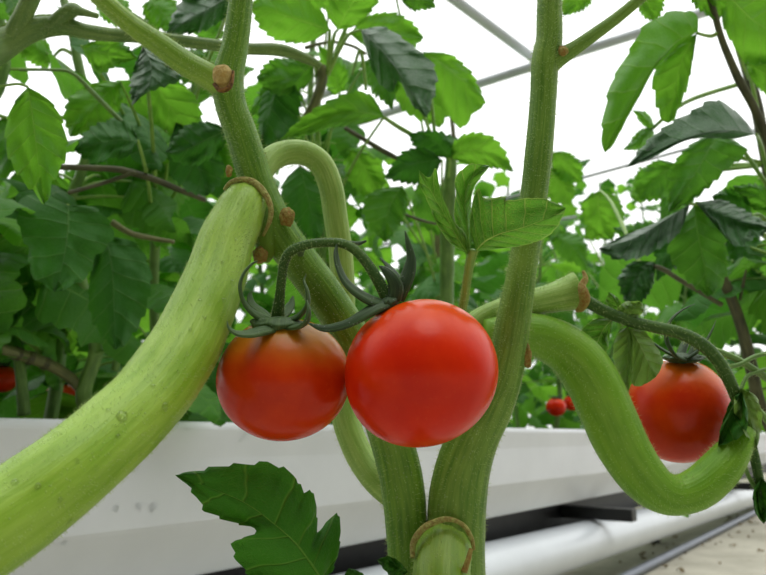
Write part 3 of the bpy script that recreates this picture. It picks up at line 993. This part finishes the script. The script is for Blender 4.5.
class Plant:
    def __init__(s, base, top, r, label, mat='greenstem', seed=0, sway=.03, group=None):
        rn_ = random.Random(seed)
        s.base = Vector(base)
        s.root = empty('tomato_plant', s.base)
        tag(s.root, label, 'plant', group)
        n = 7
        pts = []
        for k in range(n):
            t = k / (n - 1)
            pts.append(tuple(s.base.lerp(Vector(top), t) + Vector((rn_.uniform(-1, 1), rn_.uniform(-1, 1), 0)) * sway * (1 if 0 < k < n - 1 else 0)) + (r * (1 - .45 * t),))
        c = crom(pts, 6)
        s.pts = [Vector(q[:3]) for q in c]
        rad = [q[3] for q in c]
        mb = MB(); mb.tube(s.pts, rad, 10, 5, .03, bumpy=.15, seed=seed)
        s.stem = child(mb, 'stem', M[mat], s.root)
        s.rn = rn_

    def near(s, p):
        return min(s.pts, key=lambda q: (q - p).length + .6 * max(0, q.z - p.z))

    def leaf(s, mid, left, right, d0, d1, mat='leaf', label=None, stalk=True, **kw):
        mb = MB()
        kw.setdefault('tint', s.rn.random()); kw.setdefault('wave', .014); kw.setdefault('amp', 1.9); kw.setdefault('ripple', .006 if mat == 'leaf_gloss' else .003)
        traced_leaf(mb, mid, left, right, d0, d1, **kw)
        o = child(mb, 'leaf', M[mat], s.root, label)
        if stalk:
            a = P(mid[0][0], mid[0][1], d0)
            b = s.near(a) if stalk is True else P(*stalk)
            m = a.lerp(b, .5) + Z * .012
            c = crom([tuple(a), tuple(a.lerp(m, .5) + Z * .004), tuple(m), tuple(b)], 5)
            L = len(c)
            mt = MB(); mt.tube([Vector(q) for q in c], [.0012 + .0014 * k / L for k in range(L)], 7)
            child(mt, 'petiole', M['petiole'], o)
        return o

    def twig(s, px, mat='greenstem', name='branch', hair=0, label=None):
        pts, rad = path(px, 6)
        mb = MB(); mb.tube(pts, rad, 12, 7, .02, bumpy=.08, seed=px[0][0])
        o = child(mb, name, M[mat], s.root, label)
        if hair:
            child(hairs(pts, rad, hair, .001, .0025, .00005, seed=int(px[0][0])), 'stem_hair', M['hair'], o, None, 'stuff', False)
        return o

    def fill(s, n, z0, z1, mats=('leaf', 'leaf_bright', 'leaf_dark'), w=(5, 3, 3), face=None, size=(.8, 1.25)):
        for k in range(n):
            z = s.rn.uniform(z0, z1)
            p = min(s.pts, key=lambda q: abs(q.z - z))
            az = s.rn.uniform(0, 2 * PI)
            m = s.rn.choices(mats, w)[0]
            me = s.rn.choice(LEAFLIB[m])
            o = bpy.data.objects.new('leaf', me)
            C.objects.link(o)
            o.parent = s.root
            o.location = Vector((p.x, p.y, z)) - s.base
            o.rotation_euler = (s.rn.uniform(-.4, .5), s.rn.uniform(-.5, .5), az)
            sc = s.rn.uniform(*size)
            o.scale = (sc, sc, sc)

    def mass(s, n, z0, z1, spread=.35, mats=('leaf', 'leaf_bright', 'leaf_dark'), w=(5, 3, 3), size=(.09, .15)):
        """far crowns: many small blades in one part per leaf colour"""
        for m, wt in zip(mats, w):
            mb = MB()
            for k in range(int(n * wt / sum(w))):
                z = s.rn.uniform(z0, z1)
                az = s.rn.uniform(0, 2 * PI); rr = spread * math.sqrt(s.rn.random())
                p = min(s.pts, key=lambda q: abs(q.z - z))
                M4 = Matrix.Translation(Vector((p.x + math.cos(az) * rr, p.y + math.sin(az) * rr, z))) @ Matrix.Rotation(s.rn.uniform(0, 2 * PI), 4, 'Z') @ Matrix.Rotation(s.rn.uniform(-.5, .5), 4, 'Y') @ Matrix.Rotation(s.rn.uniform(-.4, .5), 4, 'X')
                L = s.rn.uniform(*size)
                row_leaf(mb, L, L * s.rn.uniform(.6, .85), s.rn.choice(('ovate', 'lobed', 'broad')), .05, s.rn, M4, nu=8, nv=2)
            child(mb, 'foliage', [M[m], M['petiole']], s.root)


def in_row(px, a=.72):
    """distance along the row at which photo column px crosses it"""
    th = ROWA - math.atan((px - 383) / FPX)
    return a / math.tan(th)


def row_plant(px, a, ztop, r, label, mat='greenstem', seed=0, lean=0., sway=.03):
    s_ = in_row(px, a)
    return Plant(R(s_, a, .335), R(s_ + lean, a, ztop), r, label, mat, seed, sway)


pl0 = row_plant(-70, .70, 1.1, .008, 'leafy tomato plant at the far left edge with a hairy branch reaching right', seed=20)
pl1 = row_plant(52, .70, 1.0, .007, 'tomato plant in the gutter at left with a knobbly grey-green stem and large dark leaves', seed=21)
pl2 = row_plant(170, .74, 1.2, .007, 'tomato plant growing in the gutter behind the thick pale stem', seed=22)
pl3 = row_plant(318, .73, 1.15, .008, 'tomato plant in the gutter behind the two touching tomatoes with a broad drooping dark leaf', seed=23)
pl4 = row_plant(452, .74, 1.1, .008, 'tomato plant in the gutter between the leaning stem and the upright stem', 'wood', seed=24)
pl5 = row_plant(548, .74, 1.0, .007, 'low tomato plant in the gutter just right of the upright stem', seed=25)
pl6 = row_plant(620, .74, 1.15, .007, 'tomato plant in the gutter behind the deep stem loop', seed=26)
pl7 = row_plant(690, .74, 1.5, .008, 'tomato plant far along the gutter behind the right tomato', seed=27)

# stems the photo shows on the left
pl1.twig([(86, 405, 8.5, .70), (84, 390, 8, .69), (90, 372, 7.5, .69), (96, 352, 7, .69), (91, 325, 6, .69), (86, 300, 5.4, .69), (80, 272, 5, .69), (76, 250, 4, .69)], 'greenstem', 'branch', label='bent grey-green stem with a knob')
pl1.twig([(104, 352, 2, .688), (99, 353, 5, .688), (95, 355, 5, .69)], 'greenstem', 'node_swelling')
pl1.twig([(-30, 340, 6, .62), (0, 349, 6, .63), (25, 356, 6, .65), (50, 365, 6, .67), (68, 376, 5.5, .68), (80, 388, 5, .69)], 'wood', 'branch', label='brown-banded old branch')
for q_ in ([(14, 352.5, 7.2, .642), (20, 354.5, 7.2, .646)], [(28, 357, 7, .652), (33, 358.5, 7, .655)], [(43, 362.5, 6.8, .665), (48, 364.3, 6.8, .668)]):
    pl1.twig(q_, 'dark_stem', 'bark_band')
pl0.twig([(24, 415, 6, .66), (22, 385, 5.5, .66), (19, 362, 5, .66), (15, 345, 4, .66)], 'greenstem', 'branch')
pl0.twig([(-68, 120, 14, .64), (-74, 100, 16, .54), (-62, 82, 17.5, .44), (-28, 62, 17, .41), (0, 46, 15, .42), (25, 33, 12, .425), (45, 27, 10.5, .43), (65, 26.5, 9, .43), (85, 31, 7.6, .43), (110, 34.5, 7, .435), (150, 37, 6.5, .44), (190, 42, 6, .445), (240, 48, 5.8, .455), (280, 50, 6, .465), (305, 58, 5, .47), (320, 66, 3.5, .475)],
         'hairy', 'branch', hair=2600, label='hairy green branch crossing the top left')
pl0.twig([(8, 44, 9, .42), (18, 25, 9, .42), (28, 5, 8.5, .42), (38, -20, 8, .42)], 'hairy', 'branch', hair=500)
pl0.twig([(48, 30, 8, .43), (60, 20, 9, .428), (72, 10, 7, .425), (82, 12, 4, .42), (98, 16, 2.5, .42)], 'hairy', 'branch', hair=400)
pl0.twig([(-30, 88, 1.4, .42), (0, 86, 1.3, .42), (18, 84, 1.3, .42), (28, 87, 1.4, .42)], 'petiole', 'petiole')
pl1.twig([(20, 70, 1.5, .6), (50, 70, 1.5, .6), (72, 73, 2, .6), (95, 95, 2.4, .6), (118, 118, 2.2, .6), (130, 130, 1.8, .6)], 'greenstem', 'petiole')
pl2.twig([(60, 167, 3, .66), (90, 168, 3, .67), (120, 170, 3.4, .68), (150, 178, 3.4, .69), (180, 190, 3, .7), (205, 200, 2.6, .72)], 'dark_stem', 'branch')
pl2.twig([(68, 193, 2, .66), (90, 187, 2, .67), (110, 181, 2, .68), (135, 172, 2.2, .68)], 'dark_stem', 'branch')
pl2.twig([(112, 222, 3.4, .66), (130, 233, 3, .67), (150, 238, 2.6, .68), (174, 242, 2, .68)], 'wood', 'branch')
pl2.twig([(115, 370, 4, .72), (120, 345, 3.6, .72), (124, 320, 3, .72)], 'greenstem', 'branch')
pl3.twig([(320, 66, 6, .8), (322, 80, 5.5, .8), (316, 100, 5, .8), (305, 120, 4, .82)], 'wood', 'branch')
pl3.twig([(327, 75, 2.8, .8), (336, 55, 2.8, .79), (343, 35, 2.2, .78), (352, 14, 1.6, .77)], 'petiole', 'petiole')
pl3.twig([(305, 48, 2, .8), (330, 42, 1.5, .8), (352, 46, 1.5, .8), (366, 54, 1.5, .8)], 'wood', 'petiole')
pl3.twig([(352, 75, 1.2, .8), (360, 50, 1.8, .8), (364, 70, 1.8, .8), (366, 90, 1.6, .8)], 'petiole', 'petiole')
pl4.twig([(345, 128, 2, .86), (365, 140, 2.4, .88), (385, 152, 2.6, .9), (410, 165, 2.4, .92)], 'dark_stem', 'branch')
pl4.twig([(385, 118, 2, .86), (400, 128, 2.4, .88), (425, 142, 2.4, .9), (450, 158, 3, .92)], 'petiole', 'petiole')
pl4.twig([(452, 150, 5, .95), (450, 185, 6.5, .96), (448, 230, 7, .98), (447, 290, 7, 1.0), (447, 350, 7, 1.02), (448, 420, 7, 1.04)], 'greenstem', 'branch')
pl4.twig([(402, 213, 1.2, .9), (420, 220, 1.6, .91), (436, 224, 1.2, .92)], 'dark_stem', 'petiole')

# ---- leaves in the row, each where it hangs
pl0.leaf([(28, 87), (33, 120), (38, 160), (44, 205)], [(28, 87), (14, 103), (5, 130), (9, 158), (22, 180), (35, 194), (44, 205)], [(28, 87), (48, 99), (61, 117), (67, 145), (63, 165), (54, 180), (50, 194), (44, 205)], .42, .41, 'leaf_bright',
         'bright pointed leaf hanging below the hairy branch', stalk=False, dl=.008, dr=.008, teeth=7, seed=21)
pl1.leaf([(68, 205), (68, 230), (63, 262), (55, 292)], [(68, 205), (45, 193), (22, 198), (18, 225), (28, 250), (30, 272), (42, 284), (55, 292)], [(68, 205), (95, 208), (114, 230), (106, 248), (95, 258), (88, 276), (72, 286), (55, 292)], .56, .53, 'leaf_dark', 'large dark leaf under the bright pointed leaf', dl=.03, dr=.02, seed=22, teeth=8)
pl1.leaf([(106, 236), (112, 270), (114, 310), (116, 350)], [(106, 236), (94, 258), (88, 300), (97, 330), (116, 350)], [(106, 236), (135, 243), (151, 272), (146, 310), (131, 338), (116, 350)], .63, .6, 'leaf_dark', dl=.02, dr=.02, seed=23, teeth=8)
pl1.leaf([(50, 200), (30, 240), (15, 285), (5, 330)], [(50, 200), (20, 215), (-5, 250), (-10, 300), (5, 330)], [(50, 200), (50, 240), (38, 290), (20, 320), (5, 330)], .66, .68, 'leaf', seed=24, teeth=8, dl=.02)
pl2.leaf([(138, 141), (118, 140), (96, 144), (74, 150)], [(138, 141), (130, 124), (106, 121), (86, 131), (74, 150)], [(138, 141), (126, 158), (110, 158), (92, 163), (74, 150)], .58, .55, 'leaf_dark', dl=.02, dr=-.01, seed=25)
pl2.leaf([(143, 46), (150, 62), (150, 80), (132, 106)], [(143, 46), (136, 62), (130, 84), (132, 106)], [(143, 46), (165, 62), (182, 78), (160, 88), (145, 94), (132, 106)], .5, .47, 'leaf_gloss', dl=.02, dr=.02, seed=26)
pl2.leaf([(120, 82), (104, 96), (88, 115), (70, 137)], [(120, 82), (98, 82), (72, 95), (64, 112), (66, 126), (70, 137)], [(120, 82), (125, 98), (112, 118), (92, 132), (70, 137)], .62, .6, 'leaf_bright', dl=.01, seed=27)
pl2.leaf([(82, 46), (100, 52), (118, 56), (138, 58)], [(82, 46), (98, 40), (122, 42), (138, 58)], [(82, 46), (88, 62), (100, 74), (116, 66), (138, 58)], .6, .58, 'leaf_bright', seed=28)
pl2.leaf([(238, -10), (215, 5), (190, 18), (165, 36)], [(238, -10), (205, -12), (180, 2), (165, 36)], [(238, -10), (230, 12), (210, 28), (190, 34), (165, 36)], .6, .56, 'leaf_gloss', seed=29, dl=.02, dr=.02)
pl2.leaf([(145, 60), (160, 90), (178, 118), (196, 140)], [(145, 60), (140, 95), (155, 120), (176, 138), (196, 140)], [(145, 60), (175, 78), (196, 98), (203, 122), (196, 140)], .7, .72, 'leaf_bright', seed=30)
pl2.leaf([(228, 130), (205, 140), (185, 150), (165, 152)], [(228, 130), (210, 122), (185, 126), (165, 152)], [(228, 130), (222, 150), (200, 164), (180, 164), (165, 152)], .62, .6, 'leaf_dark', seed=31, dr=.02)
pl2.leaf([(176, 122), (190, 150), (200, 172), (208, 196)], [(176, 122), (168, 150), (172, 176), (190, 192), (208, 196)], [(176, 122), (200, 135), (222, 160), (222, 180), (208, 196)], .72, .7, 'leaf_dark', seed=32)
pl3.leaf([(330, 30), (305, 22), (280, 14), (250, 8)], [(330, 30), (310, 42), (282, 42), (262, 30), (250, 8)], [(330, 30), (318, 5), (290, -12), (262, -8), (250, 8)], .72, .66, 'leaf_bright', 'bright leaf spread across the top left of the middle', stalk=(328, 72, .8), seed=33, dl=.01)
pl3.leaf([(338, 30), (345, 15), (358, -5), (372, -30)], [(338, 30), (325, 10), (330, -15), (350, -35), (372, -30)], [(338, 30), (358, 25), (374, 8), (385, -14), (372, -30)], .74, .7, 'leaf_bright', stalk=(328, 72, .8), seed=34)
pl3.leaf([(350, 34), (370, 30), (395, 30), (424, 38)], [(350, 34), (365, 17), (392, 12), (412, 22), (424, 38)], [(350, 34), (368, 48), (392, 54), (410, 50), (424, 38)], .82, .84, 'leaf_bright', stalk=(328, 72, .8), seed=35)
pl3.leaf([(361, 30), (383, 52), (404, 80), (427, 118)], [(361, 30), (366, 50), (374, 74), (385, 89), (394, 90), (399, 80), (412, 104), (427, 118)], [(361, 30), (384, 27), (410, 44), (432, 62), (437, 80), (433, 100), (427, 118)], .74, .66, 'leaf_gloss', 'dark glossy leaf drooping at top centre', dl=.035, dr=.02, stalk=(328, 72, .8), seed=36, teeth=9)
pl3.leaf([(384, 117), (355, 112), (320, 120), (280, 140)], [(384, 117), (374, 98), (358, 91), (330, 100), (302, 118), (280, 140)], [(384, 117), (362, 124), (335, 127), (308, 135), (280, 140)], .76, .68, 'leaf_bright', 'wide leaf seen from below above the pale looped stem', dl=-.02, dr=-.03, seed=37, teeth=9, bow=-.02)
pl4.leaf([(424, 52), (446, 66), (466, 84), (486, 103)], [(424, 52), (450, 54), (470, 70), (478, 84), (486, 103)], [(424, 52), (424, 82), (440, 108), (462, 128), (472, 116), (486, 103)], .84, .8, 'leaf_bright', 'bright toothed leaf against the white sky at top centre', stalk=(436, 148, .92), seed=38, teeth=8)
pl4.leaf([(395, 55), (410, 75), (425, 100), (440, 128)], [(395, 55), (392, 80), (402, 110), (440, 128)], [(395, 55), (420, 62), (440, 90), (448, 112), (440, 128)], .95, .95, 'leaf_bright', stalk=(436, 148, .92), seed=39)
pl4.leaf([(451, 158), (470, 150), (492, 155), (514, 172)], [(451, 158), (455, 140), (478, 132), (500, 143), (514, 172)], [(451, 158), (470, 166), (490, 168), (514, 172)], .88, .84, 'leaf_bright', 'broad leaf spread flat behind the young three-part leaf', seed=40, dl=-.02)
pl4.leaf([(450, 158), (440, 146), (425, 138), (408, 134)], [(450, 158), (430, 156), (415, 148), (408, 134)], [(450, 158), (462, 146), (452, 136), (430, 130), (408, 134)], .88, .85, 'leaf_dark', seed=41)
pl4.leaf([(442, 160), (422, 162), (402, 168), (384, 178)], [(442, 160), (425, 148), (402, 152), (384, 178)], [(442, 160), (432, 178), (410, 184), (384, 178)], .86, .84, 'leaf_dark', seed=42)
pl4.leaf([(402, 186), (392, 202), (386, 222), (386, 243)], [(402, 186), (376, 190), (362, 205), (370, 228), (386, 243)], [(402, 186), (408, 200), (402, 222), (386, 243)], .9, .88, 'leaf', seed=43, dl=.01)
pl4.leaf([(420, 178), (432, 200), (440, 222), (455, 240)], [(420, 178), (412, 205), (425, 228), (455, 240)], [(420, 178), (445, 188), (462, 215), (455, 240)], 1.0, 1.0, 'leaf', seed=44)
pl3.leaf([(285, 75), (275, 95), (268, 120), (262, 150)], [(285, 75), (266, 88), (258, 118), (262, 150)], [(285, 75), (300, 95), (296, 125), (280, 142), (262, 150)], .76, .74, 'leaf_dark', seed=45, dl=.02)
pl3.leaf([(300, 165), (306, 190), (312, 215), (318, 240)], [(300, 165), (282, 185), (285, 215), (302, 235), (318, 240)], [(300, 165), (322, 182), (335, 210), (318, 240)], .8, .78, 'leaf_dark', seed=46)
pl3.leaf([(315, 60), (300, 75), (280, 80), (256, 78)], [(315, 60), (295, 58), (270, 60), (256, 78)], [(315, 60), (308, 85), (285, 95), (268, 92), (256, 78)], .76, .74, 'leaf', seed=47)
pl4.leaf([(350, 150), (362, 165), (372, 180), (378, 200)], [(350, 150), (345, 172), (358, 192), (378, 200)], [(350, 150), (372, 155), (386, 178), (378, 200)], .95, .95, 'leaf_bright', seed=48)

# right side
pr = Plant(Vector((.56, .86, 0)), Vector((.30, .66, 1.05)), .009, 'tall tomato plant at the right edge with a dark stem and big glossy leaves', 'dark_stem', seed=30, sway=.01)
pr.twig([(700, -30, 2.8, .62), (712, 5, 3, .62), (722, 40, 3.4, .62), (738, 78, 4, .62), (754, 108, 4.2, .62), (772, 150, 4.5, .63), (786, 200, 5, .69), (786, 250, 5, .775)], 'dark_stem', 'branch', label='dark reddish branch at the upper right')
pr.twig([(718, 33, 2.2, .62), (712, 36, 2, .62), (704, 35, 1.6, .61), (697, 33, 1.5, .605)], 'petiole', 'petiole')
pr.twig([(716, 262, 5, .72), (724, 282, 5.2, .72), (734, 305, 5.4, .72), (745, 340, 5.6, .72), (752, 370, 6, .72), (762, 410, 6, .72), (795, 465, 6.4, .74), (844, 490, 6.4, .775)], 'dark_stem', 'branch', label='dark brown forked stem at right')
pr.twig([(740, 300, 1.6, .72), (743, 285, 1.6, .72), (746, 270, 1, .72)], 'dark_stem', 'branch')
pr.twig([(640, 265, 2.4, .7), (660, 268, 2.4, .7), (680, 280, 2.4, .71), (700, 292, 2.2, .72), (722, 305, 2.4, .72)], 'dark_stem', 'branch')
pr.twig([(712, 290, 1.4, .72), (735, 280, 1, .73), (770, 278, .9, .74)], 'greenstem', 'petiole')
a1 = pr.leaf([(698, 31), (672, 46), (640, 85), (605, 153)], [(698, 31), (696, 14), (672, 11), (645, 25), (634, 42), (615, 75), (609, 88), (604, 112), (601, 138), (605, 153)], [(698, 31), (680, 46), (652, 72), (641, 94), (629, 115), (615, 142), (605, 153)], .6, .56, 'leaf_bright',
             'large saturated green leaflet against the white sky', stalk=False, seed=51, teeth=8, amp=1.5, dl=.012)
pr.leaf([(697, 33), (682, 60), (674, 92), (668, 123)], [(697, 33), (668, 52), (653, 73), (655, 98), (660, 117), (668, 123)], [(697, 33), (693, 60), (688, 85), (679, 108), (673, 121), (668, 123)], .605, .6, 'leaf_bright', 'second lobe hanging beside the large saturated leaflet', stalk=False, seed=52, teeth=6)
pr.leaf([(722, -12), (740, 8), (760, 25), (795, 45)], [(722, -12), (722, 22), (735, 48), (748, 64), (770, 62), (795, 45)], [(722, -12), (755, -30), (790, -20), (795, 45)], .64, .62, 'leaf_bright', 'broad bright leaf at the top right corner', seed=53)
pr.leaf([(700, -22), (705, -5), (712, 8), (718, 22)], [(700, -22), (690, -12), (694, 6), (718, 22)], [(700, -22), (722, -15), (726, 5), (718, 22)], .62, .62, 'leaf_bright', seed=54)
pr.leaf([(746, 64), (762, 72), (778, 84), (795, 100)], [(746, 64), (752, 80), (768, 96), (795, 100)], [(746, 64), (768, 58), (790, 70), (795, 100)], .64, .62, 'leaf_bright', seed=55)
pr.leaf([(756, 134), (720, 130), (675, 142), (626, 168)], [(756, 134), (737, 112), (714, 100), (690, 112), (660, 130), (640, 149), (626, 168)], [(756, 134), (732, 139), (702, 138), (680, 143), (652, 158), (626, 168)], .64, .52, 'leaf_gloss', 'dark glossy wrinkled leaf arching at upper right', dl=.02, dr=-.015, seed=56, bow=-.02, wave=.012)
pr.leaf([(718, 134), (704, 158), (690, 182), (669, 212)], [(718, 134), (694, 142), (672, 165), (668, 190), (669, 212)], [(718, 134), (740, 144), (747, 153), (726, 170), (710, 186), (692, 201), (669, 212)], .66, .62, 'leaf', 'leaf seen from below under the dark wrinkled leaf', seed=57)
pr.leaf([(690, 204), (665, 220), (635, 238), (598, 249)], [(690, 204), (668, 216), (648, 226), (624, 235), (598, 249)], [(690, 204), (682, 228), (672, 240), (645, 256), (618, 260), (598, 249)], .62, .54, 'leaf_gloss', 'dark glossy leaf pointing left at right centre', dl=.03, dr=-.03, seed=58, wave=.012)
pr.leaf([(694, 205), (698, 235), (704, 265), (708, 297)], [(694, 205), (678, 228), (667, 248), (676, 268), (691, 284), (708, 297)], [(694, 205), (716, 214), (726, 245), (727, 275), (718, 290), (708, 297)], .66, .62, 'leaf', 'broad green leaf hanging between two glossy leaves', seed=59)
pr.leaf([(696, 203), (722, 214), (745, 224), (775, 228)], [(696, 203), (722, 200), (748, 212), (775, 228)], [(696, 203), (712, 222), (735, 246), (752, 240), (775, 228)], .6, .55, 'leaf_gloss', 'dark glossy leaf running to the right edge', dl=.02, dr=-.02, seed=60, wave=.01)
pr.leaf([(752, 215), (740, 206), (726, 198), (712, 196)], [(752, 215), (735, 216), (718, 212), (712, 196)], [(752, 215), (748, 198), (730, 188), (712, 196)], .7, .68, 'leaf_dark', seed=61)
pr.leaf([(780, 212), (765, 200), (750, 192), (732, 186)], [(780, 212), (758, 212), (745, 202), (732, 186)], [(780, 212), (778, 195), (755, 184), (732, 186)], .7, .68, 'leaf', seed=62)
pr.leaf([(600, 190), (598, 205), (602, 222), (612, 240)], [(600, 190), (582, 202), (584, 222), (598, 236), (612, 240)], [(600, 190), (618, 198), (624, 218), (612, 240)], .95, .95, 'leaf_bright', seed=63, stalk=(640, 265, .7))
pr.leaf([(680, 165), (664, 172), (650, 185), (640, 200)], [(680, 165), (658, 160), (640, 172), (635, 188), (640, 200)], [(680, 165), (676, 185), (660, 200), (640, 200)], .78, .78, 'leaf', seed=64)
pr.leaf([(655, 262), (640, 275), (632, 290), (628, 308)], [(655, 262), (632, 262), (618, 280), (628, 308)], [(655, 262), (654, 282), (644, 300), (628, 308)], .7, .68, 'leaf_gloss', seed=65, stalk=False)
pr.leaf([(640, -15), (646, 0), (652, 12), (655, 22)], [(640, -15), (636, 0), (642, 16), (655, 22)], [(640, -15), (660, -8), (664, 8), (655, 22)], .66, .66, 'leaf_bright', seed=66, stalk=False)
pr.twig([(640, -15, 1.2, .66), (660, -35, 1.4, .65), (700, -30, 2, .62)], 'petiole', 'petiole')
pl5.leaf([(552, 152), (562, 160), (572, 170), (583, 182)], [(552, 152), (552, 170), (564, 182), (583, 182)], [(552, 152), (568, 152), (582, 164), (583, 182)], 1.3, 1.3, 'leaf_bright', seed=67)
pl5.leaf([(548, 168), (556, 180), (566, 192), (570, 205)], [(548, 168), (540, 185), (552, 202), (570, 205)], [(548, 168), (566, 172), (576, 190), (570, 205)], 1.3, 1.3, 'leaf_bright', seed=68)
pl4.leaf([(395, -8), (412, -2), (425, 2), (436, 8)], [(395, -8), (410, 10), (424, 10), (436, 8)], [(395, -8), (415, -16), (430, -8), (436, 8)], .8, .8, 'leaf', seed=69)
pl5.leaf([(590, -12), (580, -2), (572, 6), (563, 16)], [(590, -12), (570, -8), (560, 4), (563, 16)], [(590, -12), (592, 2), (580, 12), (563, 16)], .9, .9, 'leaf_bright', seed=70, stalk=False)
pl5.twig([(590, -12, 1.2, .9), (610, -50, 1.5, .92), (645, -120, 2, .86), (663, -205, 2.4, .79)], 'petiole', 'petiole')

# more leaves filling the upper left
for q_ in ((pl1, 'leaf', [(8, -8), (14, 6), (20, 18), (24, 30)], 16, .8), (pl1, 'leaf_bright', [(50, 62), (40, 52), (26, 46), (10, 46)], 14, .8), (pl2, 'leaf_bright', [(150, 0), (160, 10), (170, 22), (178, 36)], 18, .78),
           (pl2, 'leaf', [(205, 58), (192, 64), (178, 72), (160, 78)], 15, .8), (pl2, 'leaf_bright', [(100, 0), (112, 8), (124, 16), (140, 24)], 15, .85), (pl2, 'leaf', [(215, 40), (205, 20), (196, 6), (190, -14)], 18, .82),
           (pr, 'leaf', [(668, 236), (650, 238), (632, 236), (612, 228)], 16, .85), (pr, 'leaf_dark', [(690, 232), (676, 246), (664, 262), (656, 282)], 16, .84), (pr, 'leaf_bright', [(652, 130), (642, 138), (634, 146), (622, 150)], 8, .95), (pr, 'leaf_bright', [(652, 128), (646, 120), (640, 114), (632, 110)], 6, .95),
           (pr, 'leaf', [(694, 186), (680, 192), (668, 204), (660, 220)], 16, .85), (pr, 'leaf_bright', [(636, 200), (644, 186), (650, 172), (658, 160)], 12, .9), (pr, 'leaf_dark', [(735, 232), (744, 246), (752, 262), (756, 282)], 18, .82), (pl6, 'leaf_bright', [(585, 232), (600, 226), (614, 224), (630, 232)], 14, 1.4),
           (pl6, 'leaf', [(556, 236), (568, 244), (580, 256), (588, 272)], 14, 1.4), (pl3, 'leaf', [(300, 92), (280, 96), (262, 104), (248, 116)], 15, .9), (pl3, 'leaf_bright', [(330, 0), (315, -4), (300, -4), (282, 2)], 14, .9), (pl1, 'leaf', [(96, 100), (104, 112), (112, 126), (126, 138)], 14, .8),
           (pl3, 'leaf_bright', [(340, 92), (335, 76), (328, 60), (318, 44)], 14, .9), (pl3, 'leaf', [(368, 60), (380, 74), (388, 92), (392, 110)], 16, .95), (pl1, 'leaf', [(0, 120), (10, 140), (8, 165), (-4, 190)], 16, .8)):
    pl_, m_, md, hw_, d_ = q_
    n_ = Vector((-(md[-1][1] - md[0][1]), md[-1][0] - md[0][0])).normalized()
    L_ = [md[0]] + [(x + n_.x * hw_ * f, y + n_.y * hw_ * f) for (x, y), f in zip((md[0], md[1], md[2], md[2]), (.55, 1, .85, .7))] + [md[-1]]
    R_ = [md[0]] + [(x - n_.x * hw_ * f, y - n_.y * hw_ * f) for (x, y), f in zip((md[0], md[1], md[2], md[2]), (.55, 1, .85, .7))] + [md[-1]]
    pl_.leaf(md, L_, R_, d_, d_ - .03, m_, dl=.01, dr=.02, seed=int(md[0][0]) + 200)
# free-growing leaves on every plant of the row
pl0.fill(22, .45, .85)
pl1.fill(26, .40, .76)
pl2.fill(32, .40, .86)
pl3.fill(36, .40, .95)
pl4.fill(36, .40, .9)
pl5.fill(34, .40, .82)
pl6.fill(36, .40, .95)
pl7.fill(60, .40, 1.35, size=(1.1, 1.7))
pl8 = row_plant(745, .74, 1.7, .009, 'tomato plant farthest along the gutter at the right edge', seed=28)
pl8.fill(80, .40, 1.6, size=(1.2, 2.0))
pr.fill(26, .37, .62)

# ---- rows behind
GRP = 'plants of the rows behind the gutter'
LBL = 'leafy tomato plant in the blurred rows far behind the white gutter'
k_ = 0
for a_, px_list, step in ((1.55, (-150, -60, 30, 110, 190, 265, 335, 400, 460, 515, 565, 610, 650, 685, 715), 0), (2.7, (-120, -20, 80, 170, 260, 340, 410, 480, 540, 590, 640, 680), 0)):
    for px in px_list:
        s_ = in_row(px, a_)
        Yd = (R(s_, a_, 0)).y
        lim = 175 if px > 480 else 190
        if px > 640: lim = 150
        if 370 < px < 480: lim = 265
        zt = min(2.4, .36 + (436 - lim) / FPX * Yd * 1.0)
        p_ = Plant(R(s_, a_, 0), R(s_, a_, zt), .011, LBL, 'greenstem', 100 + k_, .04, GRP)
        p_.mass(int(62 + 42 * (zt)), .25, zt, .38 if a_ < 2 else .5, size=(.1, .16) if a_ < 2 else (.14, .22))
        k_ += 1

# small tomatoes in the row
def far_tomato(x, y, d, r, label, mat='tomato_right', stalk=True):
    o = tomato(x, y, d, r, r * .96, Vector((.1, -.1, 1)), M[mat], label, sub=3)
    cz = calyx(o, x + r * .05, y - r * .93, d, r * .45, r * .14, r * .4, int(x))
    for k in range(5):
        a = k * 1.256 + x
        ex, ed = math.cos(a) * r * .8, math.sin(a) * r * .8 * d / FPX
        blade([(x, y - r * .95, r * .12, d), (x + ex * .6, y - r * 1.0, r * .12, d + ed * .6), (x + ex, y - r * 1.2, r * .03, d + ed)], 'sepal', cz, M['sepal'])
    return o


far_tomato(2, 379, .70, 15, 'partly hidden orange tomato low at the left edge', 'tomato_right')
far_tomato(61, 398, .80, 16, 'low orange tomato resting behind the gutter rim at left')
far_tomato(556, 407, 1.75, 10, 'small blurred red tomato behind the gutter rim, left one of two', 'tomato')
far_tomato(571, 403, 1.80, 8, 'small blurred red tomato behind the gutter rim, right one of two', 'tomato')
